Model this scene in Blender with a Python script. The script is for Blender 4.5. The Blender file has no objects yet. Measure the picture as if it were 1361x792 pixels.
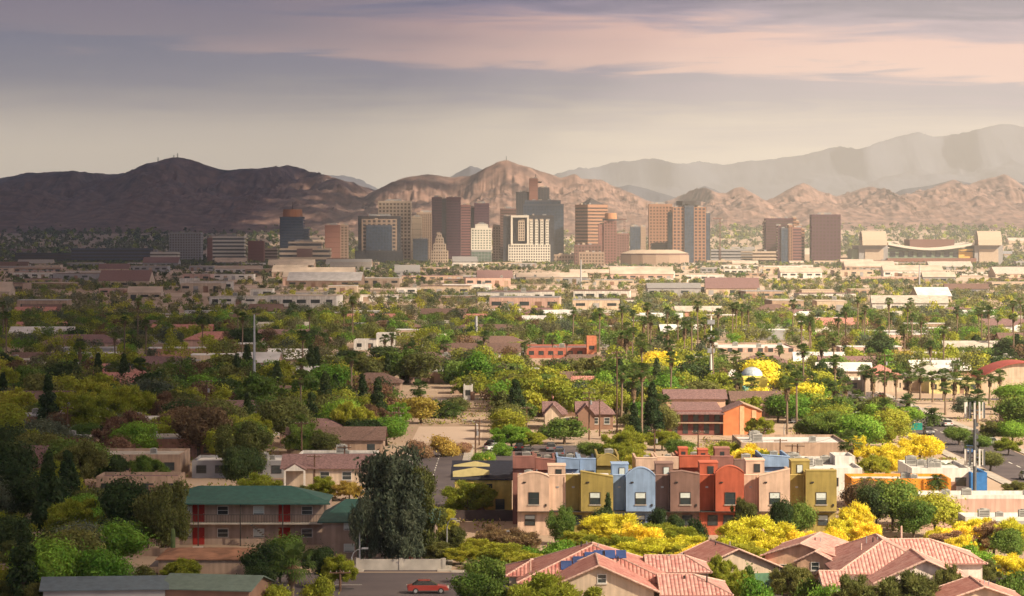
import bpy, math, random
import numpy as np
from mathutils import Vector, Matrix
R = math.radians
rnd = random.Random(7)
S = bpy.context.scene
COL = S.collection

# ------------------------------------------------------------------ camera
F, H, YH, CX = 3800.0, 39.0, 320.0, 680.5       # focal length and horizon in photo pixels, eye height in m
cam = bpy.data.objects.new('camera', bpy.data.cameras.new('camera'))
COL.objects.link(cam); S.camera = cam
cam.location = (0, 0, H); cam.rotation_euler = (R(90), 0, 0)
cam.data.sensor_width = 36; cam.data.lens = F/1361*36
cam.data.shift_y = -(396-YH)/1361
cam.data.clip_start = 1; cam.data.clip_end = 60000

# ------------------------------------------------------------------ sun, sky, exposure
SUN_AZ, SUN_EL = 124, 35        # azimuth clockwise from the view direction (+y)
sd = Vector((math.sin(R(SUN_AZ))*math.cos(R(SUN_EL)), math.cos(R(SUN_AZ))*math.cos(R(SUN_EL)), math.sin(R(SUN_EL))))
sun = bpy.data.objects.new('sun', bpy.data.lights.new('sun', 'SUN'))
COL.objects.link(sun)
sun.data.energy = 5.0; sun.data.angle = R(1.4); sun.data.color = (1.0, 0.84, 0.60)
sun.rotation_euler = sd.to_track_quat('Z', 'Y').to_euler()
S.view_settings.view_transform = 'Standard'; S.view_settings.look = 'None'
S.view_settings.gamma = 1; S.view_settings.use_curve_mapping = False
S.view_settings.exposure = 1.08
HAZE = 5.7e-5

W = bpy.data.worlds.new('World'); S.world = W; W.use_nodes = True
def build_world():
    nt = W.node_tree; N = nt.nodes; L = nt.links; N.clear()
    def mth(op, a, b=None, c=None, clamp=False):
        n = N.new('ShaderNodeMath'); n.operation = op; n.use_clamp = clamp
        for i, v in enumerate((a, b, c)):
            if v is None: continue
            if isinstance(v, (int, float)): n.inputs[i].default_value = v
            else: L.new(v, n.inputs[i])
        return n.outputs[0]
    out = N.new('ShaderNodeOutputWorld'); bg = N.new('ShaderNodeBackground')
    sky = N.new('ShaderNodeTexSky'); sky.sky_type = 'NISHITA'; sky.sun_disc = False
    sky.sun_elevation = R(SUN_EL); sky.sun_rotation = R(SUN_AZ); sky.dust_density = 2.0; sky.altitude = 340
    tc = N.new('ShaderNodeTexCoord'); sp = N.new('ShaderNodeSeparateXYZ'); L.new(tc.outputs['Generated'], sp.inputs[0])
    x, y, z = sp.outputs
    cb = N.new('ShaderNodeCombineXYZ')
    L.new(mth('MULTIPLY', x, 3.0), cb.inputs[0]); L.new(mth('MULTIPLY', y, 3.0), cb.inputs[1]); L.new(mth('MULTIPLY', z, 42.0), cb.inputs[2])
    n1 = N.new('ShaderNodeTexNoise'); n1.inputs['Scale'].default_value = 4.6; n1.inputs['Detail'].default_value = 9; n1.inputs['Roughness'].default_value = 0.60
    n1.inputs['Distortion'].default_value = 0.6
    L.new(cb.outputs[0], n1.inputs['Vector'])
    n2 = N.new('ShaderNodeTexNoise'); n2.inputs['Scale'].default_value = 1.1; n2.inputs['Detail'].default_value = 4
    L.new(cb.outputs[0], n2.inputs['Vector'])
    d1 = mth('MULTIPLY', mth('SUBTRACT', n1.outputs[0], 0.5), 0.036)
    d2 = mth('MULTIPLY', mth('SUBTRACT', n2.outputs[0], 0.5), 0.014)
    tilt = mth('MULTIPLY', x, 0.055)                     # cloud bands dip slightly to the right
    e = mth('ADD', mth('ADD', z, tilt), mth('ADD', d1, d2))
    f = mth('MULTIPLY', e, 8.0)                          # 0..0.125 rad -> 0..1
    cr = N.new('ShaderNodeValToRGB'); L.new(f, cr.inputs[0])
    stops = [(0.00, (.84,.72,.56)), (0.30, (.78,.66,.52)), (0.385, (.50,.43,.42)), (0.44, (.27,.25,.36)), (0.49, (.34,.28,.40)), (0.525, (.98,.58,.49)),
             (0.60, (.95,.55,.48)), (0.66, (.40,.30,.42)), (0.73, (.13,.12,.25)), (1.0, (.12,.13,.28))]
    el = cr.color_ramp.elements
    while len(el) < len(stops): el.new(0.5)
    for i, (p, c) in enumerate(stops): el[i].position = p; el[i].color = (*c, 1)
    pk = N.new('ShaderNodeMapRange'); L.new(mth('ADD', x, mth('MULTIPLY', mth('SUBTRACT', n2.outputs[0], .5), .25)), pk.inputs[0]); pk.interpolation_type = 'SMOOTHSTEP'
    pk.inputs[1].default_value = -.11; pk.inputs[2].default_value = .09; pk.inputs[3].default_value = .85; pk.inputs[4].default_value = 0.0
    hi = N.new('ShaderNodeMapRange'); L.new(z, hi.inputs[0]); hi.inputs[1].default_value = .032; hi.inputs[2].default_value = .055
    pm = N.new('ShaderNodeMix'); pm.data_type = 'RGBA'; L.new(mth('MULTIPLY', pk.outputs[0], hi.outputs[0]), pm.inputs['Factor']); L.new(cr.outputs[0], pm.inputs['A']); pm.inputs['B'].default_value = (.17,.17,.27,1)
    sc = N.new('ShaderNodeVectorMath'); sc.operation = 'SCALE'; L.new(sky.outputs[0], sc.inputs[0]); sc.inputs['Scale'].default_value = 1.0
    cl = N.new('ShaderNodeVectorMath'); cl.operation = 'SCALE'; L.new(pm.outputs['Result'], cl.inputs[0]); cl.inputs['Scale'].default_value = 5.9
    mr = N.new('ShaderNodeMapRange'); L.new(z, mr.inputs[0])
    mr.inputs[1].default_value = 0.10; mr.inputs[2].default_value = 0.30; mr.inputs[3].default_value = 0.92; mr.inputs[4].default_value = 0.15
    mix = N.new('ShaderNodeMix'); mix.data_type = 'RGBA'
    L.new(mr.outputs[0], mix.inputs['Factor']); L.new(sc.outputs[0], mix.inputs['A']); L.new(cl.outputs[0], mix.inputs['B'])
    L.new(mix.outputs['Result'], bg.inputs[0]); bg.inputs[1].default_value = 0.085
    L.new(bg.outputs[0], out.inputs[0])
build_world()

# ------------------------------------------------------------------ helpers
def X(px, D): return (px-CX)*D/F
def Z(py, D): return H-(py-YH)*D/F
def DG(py): return F*H/(py-YH)
def PX(x, D): return CX+x*F/D
def PY(z, D): return YH+(H-z)*F/D
MATS = {}
def mat(name, col, rough=0.9, var=0.12, scale=1.5, bump=0.0, bscale=30, col2=None, metal=0.0, spec=0.3, coords='Object', randv=0.0, transl=0.0):
    if name in MATS: return MATS[name]
    m = bpy.data.materials.new(name); m.use_nodes = True; nt = m.node_tree; N = nt.nodes; L = nt.links
    b = N['Principled BSDF']; b.inputs['Roughness'].default_value = rough; b.inputs['Metallic'].default_value = metal
    b.inputs['Specular IOR Level'].default_value = spec
    tc = N.new('ShaderNodeTexCoord'); no = N.new('ShaderNodeTexNoise')
    no.inputs['Scale'].default_value = scale; no.inputs['Detail'].default_value = 6; L.new(tc.outputs[coords], no.inputs['Vector'])
    mx = N.new('ShaderNodeMix'); mx.data_type = 'RGBA'
    c2 = col2 if col2 else tuple(min(1, c*(1+var*1.3)) for c in col)
    c1 = col if col2 else tuple(c*(1-var*1.3) for c in col)
    cr = N.new('ShaderNodeMapRange'); L.new(no.outputs[0], cr.inputs[0]); cr.inputs[1].default_value = 0.32; cr.inputs[2].default_value = 0.68
    L.new(cr.outputs[0], mx.inputs['Factor']); mx.inputs['A'].default_value = (*c1, 1); mx.inputs['B'].default_value = (*c2, 1)
    res = mx.outputs['Result']
    if name.startswith('stucco_') or name.endswith('_stucco'):
        sm = N.new('ShaderNodeVectorMath'); sm.operation = 'MULTIPLY'; L.new(tc.outputs[coords], sm.inputs[0]); sm.inputs[1].default_value = (1.6, 1.6, .14)
        ns = N.new('ShaderNodeTexNoise'); ns.inputs['Scale'].default_value = 1.3; ns.inputs['Detail'].default_value = 7; L.new(sm.outputs[0], ns.inputs['Vector'])
        r9 = N.new('ShaderNodeMapRange'); L.new(ns.outputs[0], r9.inputs[0]); r9.inputs[1].default_value = .38; r9.inputs[2].default_value = .68; r9.inputs[3].default_value = .80; r9.inputs[4].default_value = 1.08
        h9 = N.new('ShaderNodeHueSaturation'); L.new(r9.outputs[0], h9.inputs['Value']); L.new(res, h9.inputs['Color']); res = h9.outputs[0]
    if randv:
        oi = N.new('ShaderNodeObjectInfo'); hs = N.new('ShaderNodeHueSaturation')
        r1 = N.new('ShaderNodeMapRange'); L.new(oi.outputs['Random'], r1.inputs[0]); r1.inputs[3].default_value = 1-randv; r1.inputs[4].default_value = 1+randv
        L.new(r1.outputs[0], hs.inputs['Value'])
        r2 = N.new('ShaderNodeMapRange'); L.new(oi.outputs['Random'], r2.inputs[0]); r2.inputs[3].default_value = 0.5+randv*0.07; r2.inputs[4].default_value = 0.5-randv*0.07
        L.new(r2.outputs[0], hs.inputs['Hue']); L.new(res, hs.inputs['Color']); res = hs.outputs[0]
    if name.startswith('leaf_') or name.startswith('blossom_'):     # every leaf spray its own shade
        ge = N.new('ShaderNodeNewGeometry'); rm_ = N.new('ShaderNodeMapRange'); L.new(ge.outputs['Random Per Island'], rm_.inputs[0]); rm_.inputs[3].default_value = .62; rm_.inputs[4].default_value = 1.40
        rh = N.new('ShaderNodeMapRange'); L.new(ge.outputs['Random Per Island'], rh.inputs[0]); rh.inputs[3].default_value = .485; rh.inputs[4].default_value = .512
        hl = N.new('ShaderNodeHueSaturation'); L.new(rm_.outputs[0], hl.inputs['Value']); L.new(rh.outputs[0], hl.inputs['Hue']); hl.inputs['Saturation'].default_value = .93; L.new(res, hl.inputs['Color']); res = hl.outputs[0]
    L.new(res, b.inputs['Base Color'])
    if bump:
        nb = N.new('ShaderNodeTexNoise'); nb.inputs['Scale'].default_value = bscale; nb.inputs['Detail'].default_value = 5; L.new(tc.outputs[coords], nb.inputs['Vector'])
        bp = N.new('ShaderNodeBump'); bp.inputs['Strength'].default_value = bump; bp.inputs['Distance'].default_value = 0.05
        L.new(nb.outputs[0], bp.inputs['Height']); L.new(bp.outputs[0], b.inputs['Normal'])
    if transl:
        tr = N.new('ShaderNodeBsdfTranslucent'); L.new(res, tr.inputs[0])
        ms = N.new('ShaderNodeMixShader'); ms.inputs[0].default_value = transl
        L.new(b.outputs[0], ms.inputs[1]); L.new(tr.outputs[0], ms.inputs[2])
        L.new(ms.outputs[0], N['Material Output'].inputs['Surface'])
    MATS[name] = m; return m

def tile_mat(name, ca, cb, pu=0.40, pv=0.45):
    if name in MATS: return MATS[name]
    m = bpy.data.materials.new(name); m.use_nodes = True; nt = m.node_tree; N = nt.nodes; L = nt.links
    b = N['Principled BSDF']; b.inputs['Roughness'].default_value = 0.8
    uv = N.new('ShaderNodeUVMap'); sp = N.new('ShaderNodeSeparateXYZ'); L.new(uv.outputs[0], sp.inputs[0])
    def mth(op, a, c=None):
        n = N.new('ShaderNodeMath'); n.operation = op
        if isinstance(a, (int, float)): n.inputs[0].default_value = a
        else: L.new(a, n.inputs[0])
        if c is not None:
            if isinstance(c, (int, float)): n.inputs[1].default_value = c
            else: L.new(c, n.inputs[1])
        return n.outputs[0]
    u = mth('DIVIDE', sp.outputs[0], pu); v = mth('DIVIDE', sp.outputs[1], pv)
    barrel = mth('ABSOLUTE', mth('SINE', mth('MULTIPLY', u, math.pi)))
    saw = mth('FRACT', v)
    hgt = mth('ADD', barrel, mth('MULTIPLY', saw, 0.6))
    bp = N.new('ShaderNodeBump'); bp.inputs['Distance'].default_value = 0.10; bp.inputs['Strength'].default_value = 0.9
    L.new(hgt, bp.inputs['Height']); L.new(bp.outputs[0], b.inputs['Normal'])
    cb_ = N.new('ShaderNodeCombineXYZ'); L.new(mth('FLOOR', u), cb_.inputs[0]); L.new(mth('FLOOR', v), cb_.inputs[1])
    wn = N.new('ShaderNodeTexWhiteNoise'); L.new(cb_.outputs[0], wn.inputs['Vector'])
    mx = N.new('ShaderNodeMix'); mx.data_type = 'RGBA'; mx.inputs['A'].default_value = (*ca, 1); mx.inputs['B'].default_value = (*cb, 1)
    no = N.new('ShaderNodeTexNoise'); no.inputs['Scale'].default_value = 0.9; L.new(uv.outputs[0], no.inputs['Vector'])
    # weathering runs down the slope in streaks
    sc = N.new('ShaderNodeVectorMath'); sc.operation = 'MULTIPLY'; L.new(uv.outputs[0], sc.inputs[0]); sc.inputs[1].default_value = (2.2, 0.25, 1)
    n3 = N.new('ShaderNodeTexNoise'); n3.inputs['Scale'].default_value = 1.0; n3.inputs['Detail'].default_value = 5; L.new(sc.outputs[0], n3.inputs['Vector'])
    fac = mth('ADD', mth('MULTIPLY', wn.outputs[0], 0.75), mth('MULTIPLY', mth('SUBTRACT', mth('ADD', no.outputs[0], n3.outputs[0]), 0.62), 0.8))
    L.new(fac, mx.inputs['Factor']); L.new(mx.outputs['Result'], b.inputs['Base Color'])
    MATS[name] = m; return m

def glass_mat(name, col, rough=0.12, var=0.3, spec=0.8, scale=0.2):
    return mat(name, col, rough=rough, var=var, scale=scale, spec=spec)

class MB:
    def __init__(s): s.v = []; s.f = []; s.uv = {}
    def poly(s, pts, uv=None):
        i = len(s.v); s.v += [tuple(p) for p in pts]; s.f.append(tuple(range(i, i+len(pts))))
        if uv: s.uv[len(s.f)-1] = uv
    def box(s, x0, x1, y0, y1, z0, z1):
        i = len(s.v)
        s.v += [(x0,y0,z0),(x1,y0,z0),(x1,y1,z0),(x0,y1,z0),(x0,y0,z1),(x1,y0,z1),(x1,y1,z1),(x0,y1,z1)]
        s.f += [(i,i+3,i+2,i+1),(i+4,i+5,i+6,i+7),(i,i+1,i+5,i+4),(i+1,i+2,i+6,i+5),(i+2,i+3,i+7,i+6),(i+3,i,i+4,i+7)]
        return s
    def prism(s, pts, z0, z1):                     # vertical prism, pts counter-clockwise
        n = len(pts); i = len(s.v)
        s.v += [(p[0],p[1],z0) for p in pts]+[(p[0],p[1],z1) for p in pts]
        s.f.append(tuple(range(i+n-1, i-1, -1))); s.f.append(tuple(range(i+n, i+2*n)))
        for k in range(n): s.f.append((i+k, i+(k+1)%n, i+n+(k+1)%n, i+n+k))
        return s
    def xz(s, pts, y0, y1):                        # profile in the x-z plane extruded along y
        n = len(pts); i = len(s.v)
        s.v += [(p[0],y0,p[1]) for p in pts]+[(p[0],y1,p[1]) for p in pts]
        s.f.append(tuple(range(i, i+n))); s.f.append(tuple(range(i+2*n-1, i+n-1, -1)))
        for k in range(n): s.f.append((i+(k+1)%n, i+k, i+n+k, i+n+(k+1)%n))
        return s
    def yz(s, pts, x0, x1):
        n = len(pts); i = len(s.v)
        s.v += [(x0,p[0],p[1]) for p in pts]+[(x1,p[0],p[1]) for p in pts]
        s.f.append(tuple(range(i+n-1, i-1, -1))); s.f.append(tuple(range(i+n, i+2*n)))
        for k in range(n): s.f.append((i+k, i+(k+1)%n, i+n+(k+1)%n, i+n+k))
        return s
    def tube(s, p0, p1, r0, r1=None, n=8):
        r1 = r0 if r1 is None else r1
        p0 = Vector(p0); p1 = Vector(p1); d = (p1-p0).normalized()
        a = d.orthogonal().normalized(); b = d.cross(a); i = len(s.v)
        for p, r in ((p0, r0), (p1, r1)):
            for k in range(n):
                t = 2*math.pi*k/n; s.v.append(tuple(p+a*math.cos(t)*r+b*math.sin(t)*r))
        for k in range(n): s.f.append((i+k, i+(k+1)%n, i+n+(k+1)%n, i+n+k))
        s.f.append(tuple(range(i+n-1, i-1, -1))); s.f.append(tuple(range(i+n, i+2*n)))
        return s
    def slab(s, pts, t):                           # planar polygon given thickness downwards, with uv in metres
        pts = [Vector(p) for p in pts]
        nrm = Vector((0,0,0))
        for k in range(len(pts)): nrm += pts[k].cross(pts[(k+1) % len(pts)])
        nrm.normalize()
        if nrm.z < 0: pts.reverse(); nrm = -nrm
        u = Vector((0,0,1)).cross(nrm)
        u = u.normalized() if u.length > 1e-4 else Vector((1,0,0))
        v = nrm.cross(u)
        s.poly(pts, [(p.dot(u), p.dot(v)) for p in pts])
        lo = [p-Vector((0,0,t)) for p in pts]
        s.poly(lo[::-1])
        for k in range(len(pts)):
            a, b = pts[k], pts[(k+1) % len(pts)]
            s.poly([a, a-Vector((0,0,t)), b-Vector((0,0,t)), b])
        return s
    def build(s, name, m=None, parent=None, smooth=False):
        me = bpy.data.meshes.new(name); me.from_pydata(s.v, [], s.f)
        if s.uv:
            ul = me.uv_layers.new(name='UVMap')
            for fi, uv in s.uv.items():
                p = me.polygons[fi]
                for k, li in enumerate(p.loop_indices): ul.data[li].uv = uv[k]
        if m: me.materials.append(m)
        if smooth: me.shade_smooth()
        o = bpy.data.objects.new(name, me); COL.objects.link(o)
        if parent: o.parent = parent
        return o
def npmesh(name, verts, quads, mats, midx=None, smooth=False):
    me = bpy.data.meshes.new(name); nv = len(verts); nf = len(quads); k = quads.shape[1]
    me.vertices.add(nv); me.vertices.foreach_set('co', np.ascontiguousarray(verts, dtype=np.float32).ravel())
    me.loops.add(nf*k); me.polygons.add(nf)
    me.loops.foreach_set('vertex_index', quads.astype(np.int32).ravel())
    me.polygons.foreach_set('loop_start', np.arange(0, nf*k, k, dtype=np.int32))
    me.polygons.foreach_set('loop_total', np.full(nf, k, dtype=np.int32))
    for m in mats: me.materials.append(m)
    if midx is not None: me.polygons.foreach_set('material_index', midx.astype(np.int32))
    if smooth: me.polygons.foreach_set('use_smooth', np.ones(nf, dtype=bool))
    me.update(calc_edges=True); me.validate()
    return me
def link(name, me, parent=None):
    o = bpy.data.objects.new(name, me); COL.objects.link(o)
    if parent: o.parent = parent
    return o
def tag(o, label, cat, group=None):
    o['label'] = label; o['category'] = cat
    if group: o['group'] = group
    return o
def thing(name, label, cat, x=0, y=0, z=0, rz=0, group=None):
    o = bpy.data.objects.new(name, None); COL.objects.link(o); o.location = (x, y, z); o.rotation_euler = (0, 0, rz)
    return tag(o, label, cat, group)
def struct(o): o['kind'] = 'structure'; return o
def copy_tree(o, parent=None):
    c = o.copy(); COL.objects.link(c); c.parent = parent
    for ch in o.children: copy_tree(ch, c)
    return c
LM = []            # landmarks used to describe the small things near them: (words, px, py, D)
AUTO = []          # things whose label is written at the end from colour and nearest landmark
def lm(words, px, D, z=4): LM.append((words, px, PY(z, D), D))
def auto(o, desc, plural, x, y): AUTO.append((o, desc, plural, x, y))
CLEAR = []         # picture areas kept free of random trees standing nearer than D: what the photo shows unobstructed
def clear(px0, px1, y0, y1, D): CLEAR.append((px0, px1, y0, y1, D))

# value noise for terrain
rs = np.random.RandomState(11)
LAT = rs.rand(256, 256)
def vnoise(x, y):
    xi = np.floor(x).astype(int); yi = np.floor(y).astype(int); fx = x-xi; fy = y-yi
    fx = fx*fx*(3-2*fx); fy = fy*fy*(3-2*fy)
    a = LAT[xi % 256, yi % 256]; b = LAT[(xi+1) % 256, yi % 256]; c = LAT[xi % 256, (yi+1) % 256]; d = LAT[(xi+1) % 256, (yi+1) % 256]
    return (a*(1-fx)+b*fx)*(1-fy)+(c*(1-fx)+d*fx)*fy
def fbm(x, y, o=5, ridged=False):
    t = 0; a = 1; s = 0
    for i in range(o):
        n = vnoise(x*2**i+17*i, y*2**i+31*i)
        if ridged: n = 1-np.abs(2*n-1)
        t = t+a*n; s += a; a *= 0.5
    return t/s

# ------------------------------------------------------------------ materials
M_dirt = mat('desert_dirt', (.34,.245,.18), var=.25, scale=.03, bump=.3, bscale=2, col2=(.46,.35,.27))
M_lot = mat('pale_dirt', (.46,.35,.28), var=.2, scale=.02, col2=(.56,.44,.36))
M_asph = mat('asphalt', (.085,.07,.08), var=.2, scale=.15, rough=.85, col2=(.125,.105,.11))
M_conc = mat('concrete', (.42,.38,.34), var=.15, scale=.6)
M_paint = mat('road_paint', (.75,.73,.68), var=.1)
M_white = mat('white_stucco', (.66,.62,.58), var=.1, scale=.5)
M_wroof = mat('white_roof_membrane', (.60,.58,.58), var=.12, scale=.25)
M_cream = mat('cream_stucco', (.55,.43,.33), var=.1, scale=.5, bump=.2)
M_tan = mat('tan_stucco', (.40,.28,.21), var=.12, scale=.4)
M_brown = mat('brown_wall', (.24,.14,.10), var=.15, scale=.4)
M_pinkw = mat('pink_stucco', (.55,.36,.30), var=.1, scale=.3)
M_grey = mat('grey_wall', (.30,.29,.30), var=.12, scale=.4)
M_dark = mat('dark_trim', (.035,.03,.03), var=.2)
M_wood = mat('weathered_wood', (.13,.075,.05), var=.25, scale=3)
M_metal = mat('galvanised_metal', (.42,.42,.44), rough=.45, metal=.6, var=.1)
M_frame = mat('dark_bronze_frame', (.06,.05,.045), rough=.5, var=.1)
M_wframe = mat('white_frame', (.70,.68,.65), rough=.6, var=.05)
M_pane = glass_mat('window_glass', (.035,.045,.05))
M_blind = mat('window_blind', (.55,.60,.58), var=.06, scale=2, spec=.6, rough=.25)
M_ac = mat('air_conditioner_metal', (.33,.32,.30), rough=.6, var=.15)
M_tile = tile_mat('terracotta_tile', (.38,.11,.095), (.56,.27,.225))
M_tile2 = tile_mat('rosy_tile', (.40,.13,.12), (.62,.345,.30))
M_ridge = mat('ridge_mortar', (.55,.37,.31), var=.2, scale=4)
M_shing = mat('brown_shingle', (.16,.10,.085), var=.3, scale=3)
M_shing2 = mat('plum_shingle', (.20,.12,.12), var=.3, scale=3)
M_green = mat('green_metal_roof', (.03,.095,.085), var=.15, scale=1.5, rough=.6)
M_red = mat('red_door_paint', (.30,.025,.02), var=.1)

def leafmat(name, col, col2, tr=.42, sc=.55): return mat(name, col, rough=.75, scale=sc, col2=col2, spec=.2, randv=.22, transl=tr)
LEAF = {
 'bright green': leafmat('leaf_bright_green', (.13,.29,.015), (.26,.44,.03)),
 'green': leafmat('leaf_green', (.085,.17,.02), (.19,.28,.04)),
 'dark green': leafmat('leaf_dark_green', (.032,.068,.022), (.075,.115,.03)),
 'olive green': leafmat('leaf_olive', (.125,.145,.035), (.24,.25,.06)),
 'grey-green': leafmat('leaf_grey_green', (.07,.10,.065), (.19,.22,.13)),
 'yellow-green': leafmat('leaf_yellow_green', (.27,.32,.015), (.46,.46,.03)),
 'yellow': leafmat('blossom_yellow', (.74,.60,.008), (.90,.83,.03), tr=.4),
 'orange-yellow': leafmat('blossom_orange_yellow', (.44,.31,.04), (.60,.46,.07), tr=.4),
 'dusty olive': leafmat('leaf_dusty_olive', (.15,.15,.07), (.26,.25,.12)),  # olive made paler: distance haze put into the leaf colour
 'rusty brown': leafmat('leaf_rusty_brown', (.17,.10,.055), (.28,.17,.09)),
 'pinkish brown': leafmat('leaf_pinkish_brown', (.36,.20,.13), (.48,.32,.14)),
}
M_bark = mat('bark', (.12,.085,.06), var=.3, scale=4)
M_palmtrunk = mat('palm_trunk', (.20,.14,.10), var=.25, scale=4)
M_skirt = mat('dead_palm_fronds', (.17,.11,.065), var=.3, scale=4)
M_palm = leafmat('palm_frond', (.055,.10,.02), (.12,.17,.04))

# ------------------------------------------------------------------ terrain
def ground_z(x, y):
    t = np.clip((y-5300)/3300, 0, 1.04)
    return 118*t**1.6
def build_ground():
    ys = np.concatenate([np.linspace(-2500, 5200, 40), np.linspace(5300, 9500, 45), np.linspace(9700, 22000, 16)])
    xs = np.linspace(-15000, 15000, 61)
    Xg, Yg = np.meshgrid(xs, ys); Zg = ground_z(Xg, Yg)
    v = np.stack([Xg, Yg, Zg], -1).reshape(-1, 3); nx = len(xs); ny = len(ys)
    i = (np.arange(ny-1)[:, None]*nx+np.arange(nx-1)[None]).ravel()
    q = np.stack([i, i+1, i+nx+1, i+nx], -1)
    struct(link('ground', npmesh('ground', v, q, [M_dirt], smooth=True)))
build_ground()

M_mtn = mat('mountain_rock', (.075,.045,.042), var=.3, scale=.03, col2=(.29,.175,.14), bump=.0)
M_mtnfar = mat('far_mountain_rock', (.055,.06,.085), var=.2, scale=.002)  # bluish tint of distance haze put into the rock colour
def mountains(name, prof, D, half, sp, amp, m, nx=560, ny=150, base_px=None, jag=10.0, seed=0):
    pxs = np.array([p[0] for p in prof], float); pys = np.array([p[1] for p in prof], float)
    gx = np.linspace(pxs[0], pxs[-1], nx)
    ridge_py = np.interp(gx, pxs, pys)
    k = np.exp(-np.linspace(-2, 2, 9)**2); k /= k.sum()
    ridge_py = np.convolve(np.pad(ridge_py, 4, mode='edge'), k, 'valid')
    t = np.linspace(-1, 1, ny)
    T, GX = np.meshgrid(t, gx, indexing='ij'); RP = np.broadcast_to(ridge_py, T.shape)
    wob = (vnoise(GX*0.02+seed, GX*0+seed)-0.5)*half*0.5
    Y = D+wob*(1-np.abs(T))+T*half
    Dr = D+wob
    Xw = (GX-CX)*Dr/F
    zr = H-(RP-YH)*Dr/F
    base = ground_z(Xw, Y)-3
    a = np.abs(T)
    shape = (1-a)**1.25*0.75+0.25*(1-a**2)
    spur = fbm(Xw/sp+seed+fbm(Xw/900., Y/900., 3)*1.2, Y/(sp*2.2)+seed, 5, ridged=True)
    mid = np.clip(a*5, 0, 1)*(1-a)
    zz = base+np.maximum(zr-base, 1)*shape*(1-mid*amp*(1-spur)*1.6)+(fbm(Xw/70.+seed, Y/70., 4)-0.5)*jag*(1-a)**.5+(fbm(Xw/120.+seed*2, Y/170., 5, ridged=True)-.6)*(50 if D < 9500 else 22)*np.clip(a*7, 0, 1)*(1-a)+(fbm(Xw/34.+seed, Y/50., 3, ridged=True)-.6)*(26 if D < 9500 else 0)*np.clip(a*9, .15, 1)*(1-a)**.5
    v = np.stack([Xw, Y, zz], -1).reshape(-1, 3)
    i = (np.arange(ny-1)[:, None]*nx+np.arange(nx-1)[None]).ravel()
    q = np.stack([i, i+1, i+nx+1, i+nx], -1)
    return struct(link(name, npmesh(name, v, q, [m], smooth=False)))
mountains('mountain', [(-80,262),(-40,246),(0,236),(40,228),(100,226),(150,231),(165,229),(190,219),(215,211),(235,208),(255,212),(280,220),(300,225),(330,224),(360,221),(385,219),(410,225),(440,234),(470,243),(500,253),(540,268),(600,285)], 8900, 1500, 260, .75, M_mtn, seed=3)
mountains('mountain', [(420,300),(455,283),(475,268),(495,254),(520,240),(545,235),(570,231),(600,235),(625,233),(645,222),(660,215),(675,210),(690,216),(710,222),(730,230),(745,236),(765,231),(775,237),(800,238),(815,246),(840,256),(860,266),(880,274),(920,288)], 8500, 1300, 240, .75, M_mtn, seed=9)
mountains('mountain', [(850,292),(880,270),(900,262),(920,252),(938,248),(952,254),(965,257),(975,250),(986,248),(1000,256),(1017,266),(1030,262),(1045,253),(1068,242),(1085,252),(1113,263),(1135,253),(1156,247),(1178,252),(1197,260),(1225,255),(1245,246),(1268,238),(1283,246),(1310,237),(1336,230),(1361,248),(1400,262),(1450,280)], 8800, 1200, 200, .7, M_mtn, seed=15)
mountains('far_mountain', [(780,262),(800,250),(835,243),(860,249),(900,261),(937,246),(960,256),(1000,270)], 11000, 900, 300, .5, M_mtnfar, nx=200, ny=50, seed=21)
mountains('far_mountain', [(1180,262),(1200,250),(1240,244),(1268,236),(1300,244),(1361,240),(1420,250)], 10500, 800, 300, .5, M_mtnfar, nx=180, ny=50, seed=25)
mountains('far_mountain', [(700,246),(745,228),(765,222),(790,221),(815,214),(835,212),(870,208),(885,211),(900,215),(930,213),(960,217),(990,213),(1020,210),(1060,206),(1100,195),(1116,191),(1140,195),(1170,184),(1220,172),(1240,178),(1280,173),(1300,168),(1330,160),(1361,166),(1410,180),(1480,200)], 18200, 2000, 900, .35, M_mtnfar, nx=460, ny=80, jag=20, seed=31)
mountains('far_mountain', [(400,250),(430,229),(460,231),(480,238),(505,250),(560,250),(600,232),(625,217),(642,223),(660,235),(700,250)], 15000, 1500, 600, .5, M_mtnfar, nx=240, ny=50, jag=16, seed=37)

def sheet(name, x0, x1, y0, y1, z, m):
    me = MB(); me.poly([(x0,y0,z),(x1,y0,z),(x1,y1,z),(x0,y1,z)]); return struct(me.build(name, m))
# streets near the camera
sheet('street', -17.5, -8.8, 337, 545, .008, M_asph)
sheet('street', -70, 140, 312, 336, .012, M_asph)
sheet('street', -17.5, -4.5, 200, 311.5, .008, M_asph)
sheet('street', 81, 93, 336.5, 760, .008, M_asph)
for yy in (700, 880, 1120, 1500, 1980, 2500): sheet('street', -.2*yy-60, .2*yy+60, yy, yy+8, .014, M_asph)
for x0, x1, y0, y1 in ((-19.3,-17.5,337,545), (-8.8,-7.2,337,545), (-19.3,-17.5,200,311), (78.5,80.5,337,760), (93.5,95.5,337,760), (-7.2,78,336.2,337.6)):
    struct(MB().box(x0, x1, y0, y1, 0, .14).build('sidewalk', M_conc))
mk = MB()
for k in range(41): mk.poly([(-13.2,340+k*5,.02),(-13.05,340+k*5,.02),(-13.05,342.5+k*5,.02),(-13.2,342.5+k*5,.02)])
for k in range(20): mk.poly([(-60+k*8,323.9,.024),(-57+k*8,323.9,.024),(-57+k*8,324.1,.024),(-60+k*8,324.1,.024)])
for k in range(52): mk.poly([(87.4,340+k*8,.02),(87.6,340+k*8,.02),(87.6,344+k*8,.02),(87.4,344+k*8,.02)])
struct(mk.build('road_marking', M_paint))
sheet('parking_lot', X(215,355), X(345,355), 342, 353, .01, M_asph)
sheet('parking_lot', X(640,520), X(780,520), 470, 545, .01, M_asph)
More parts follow.
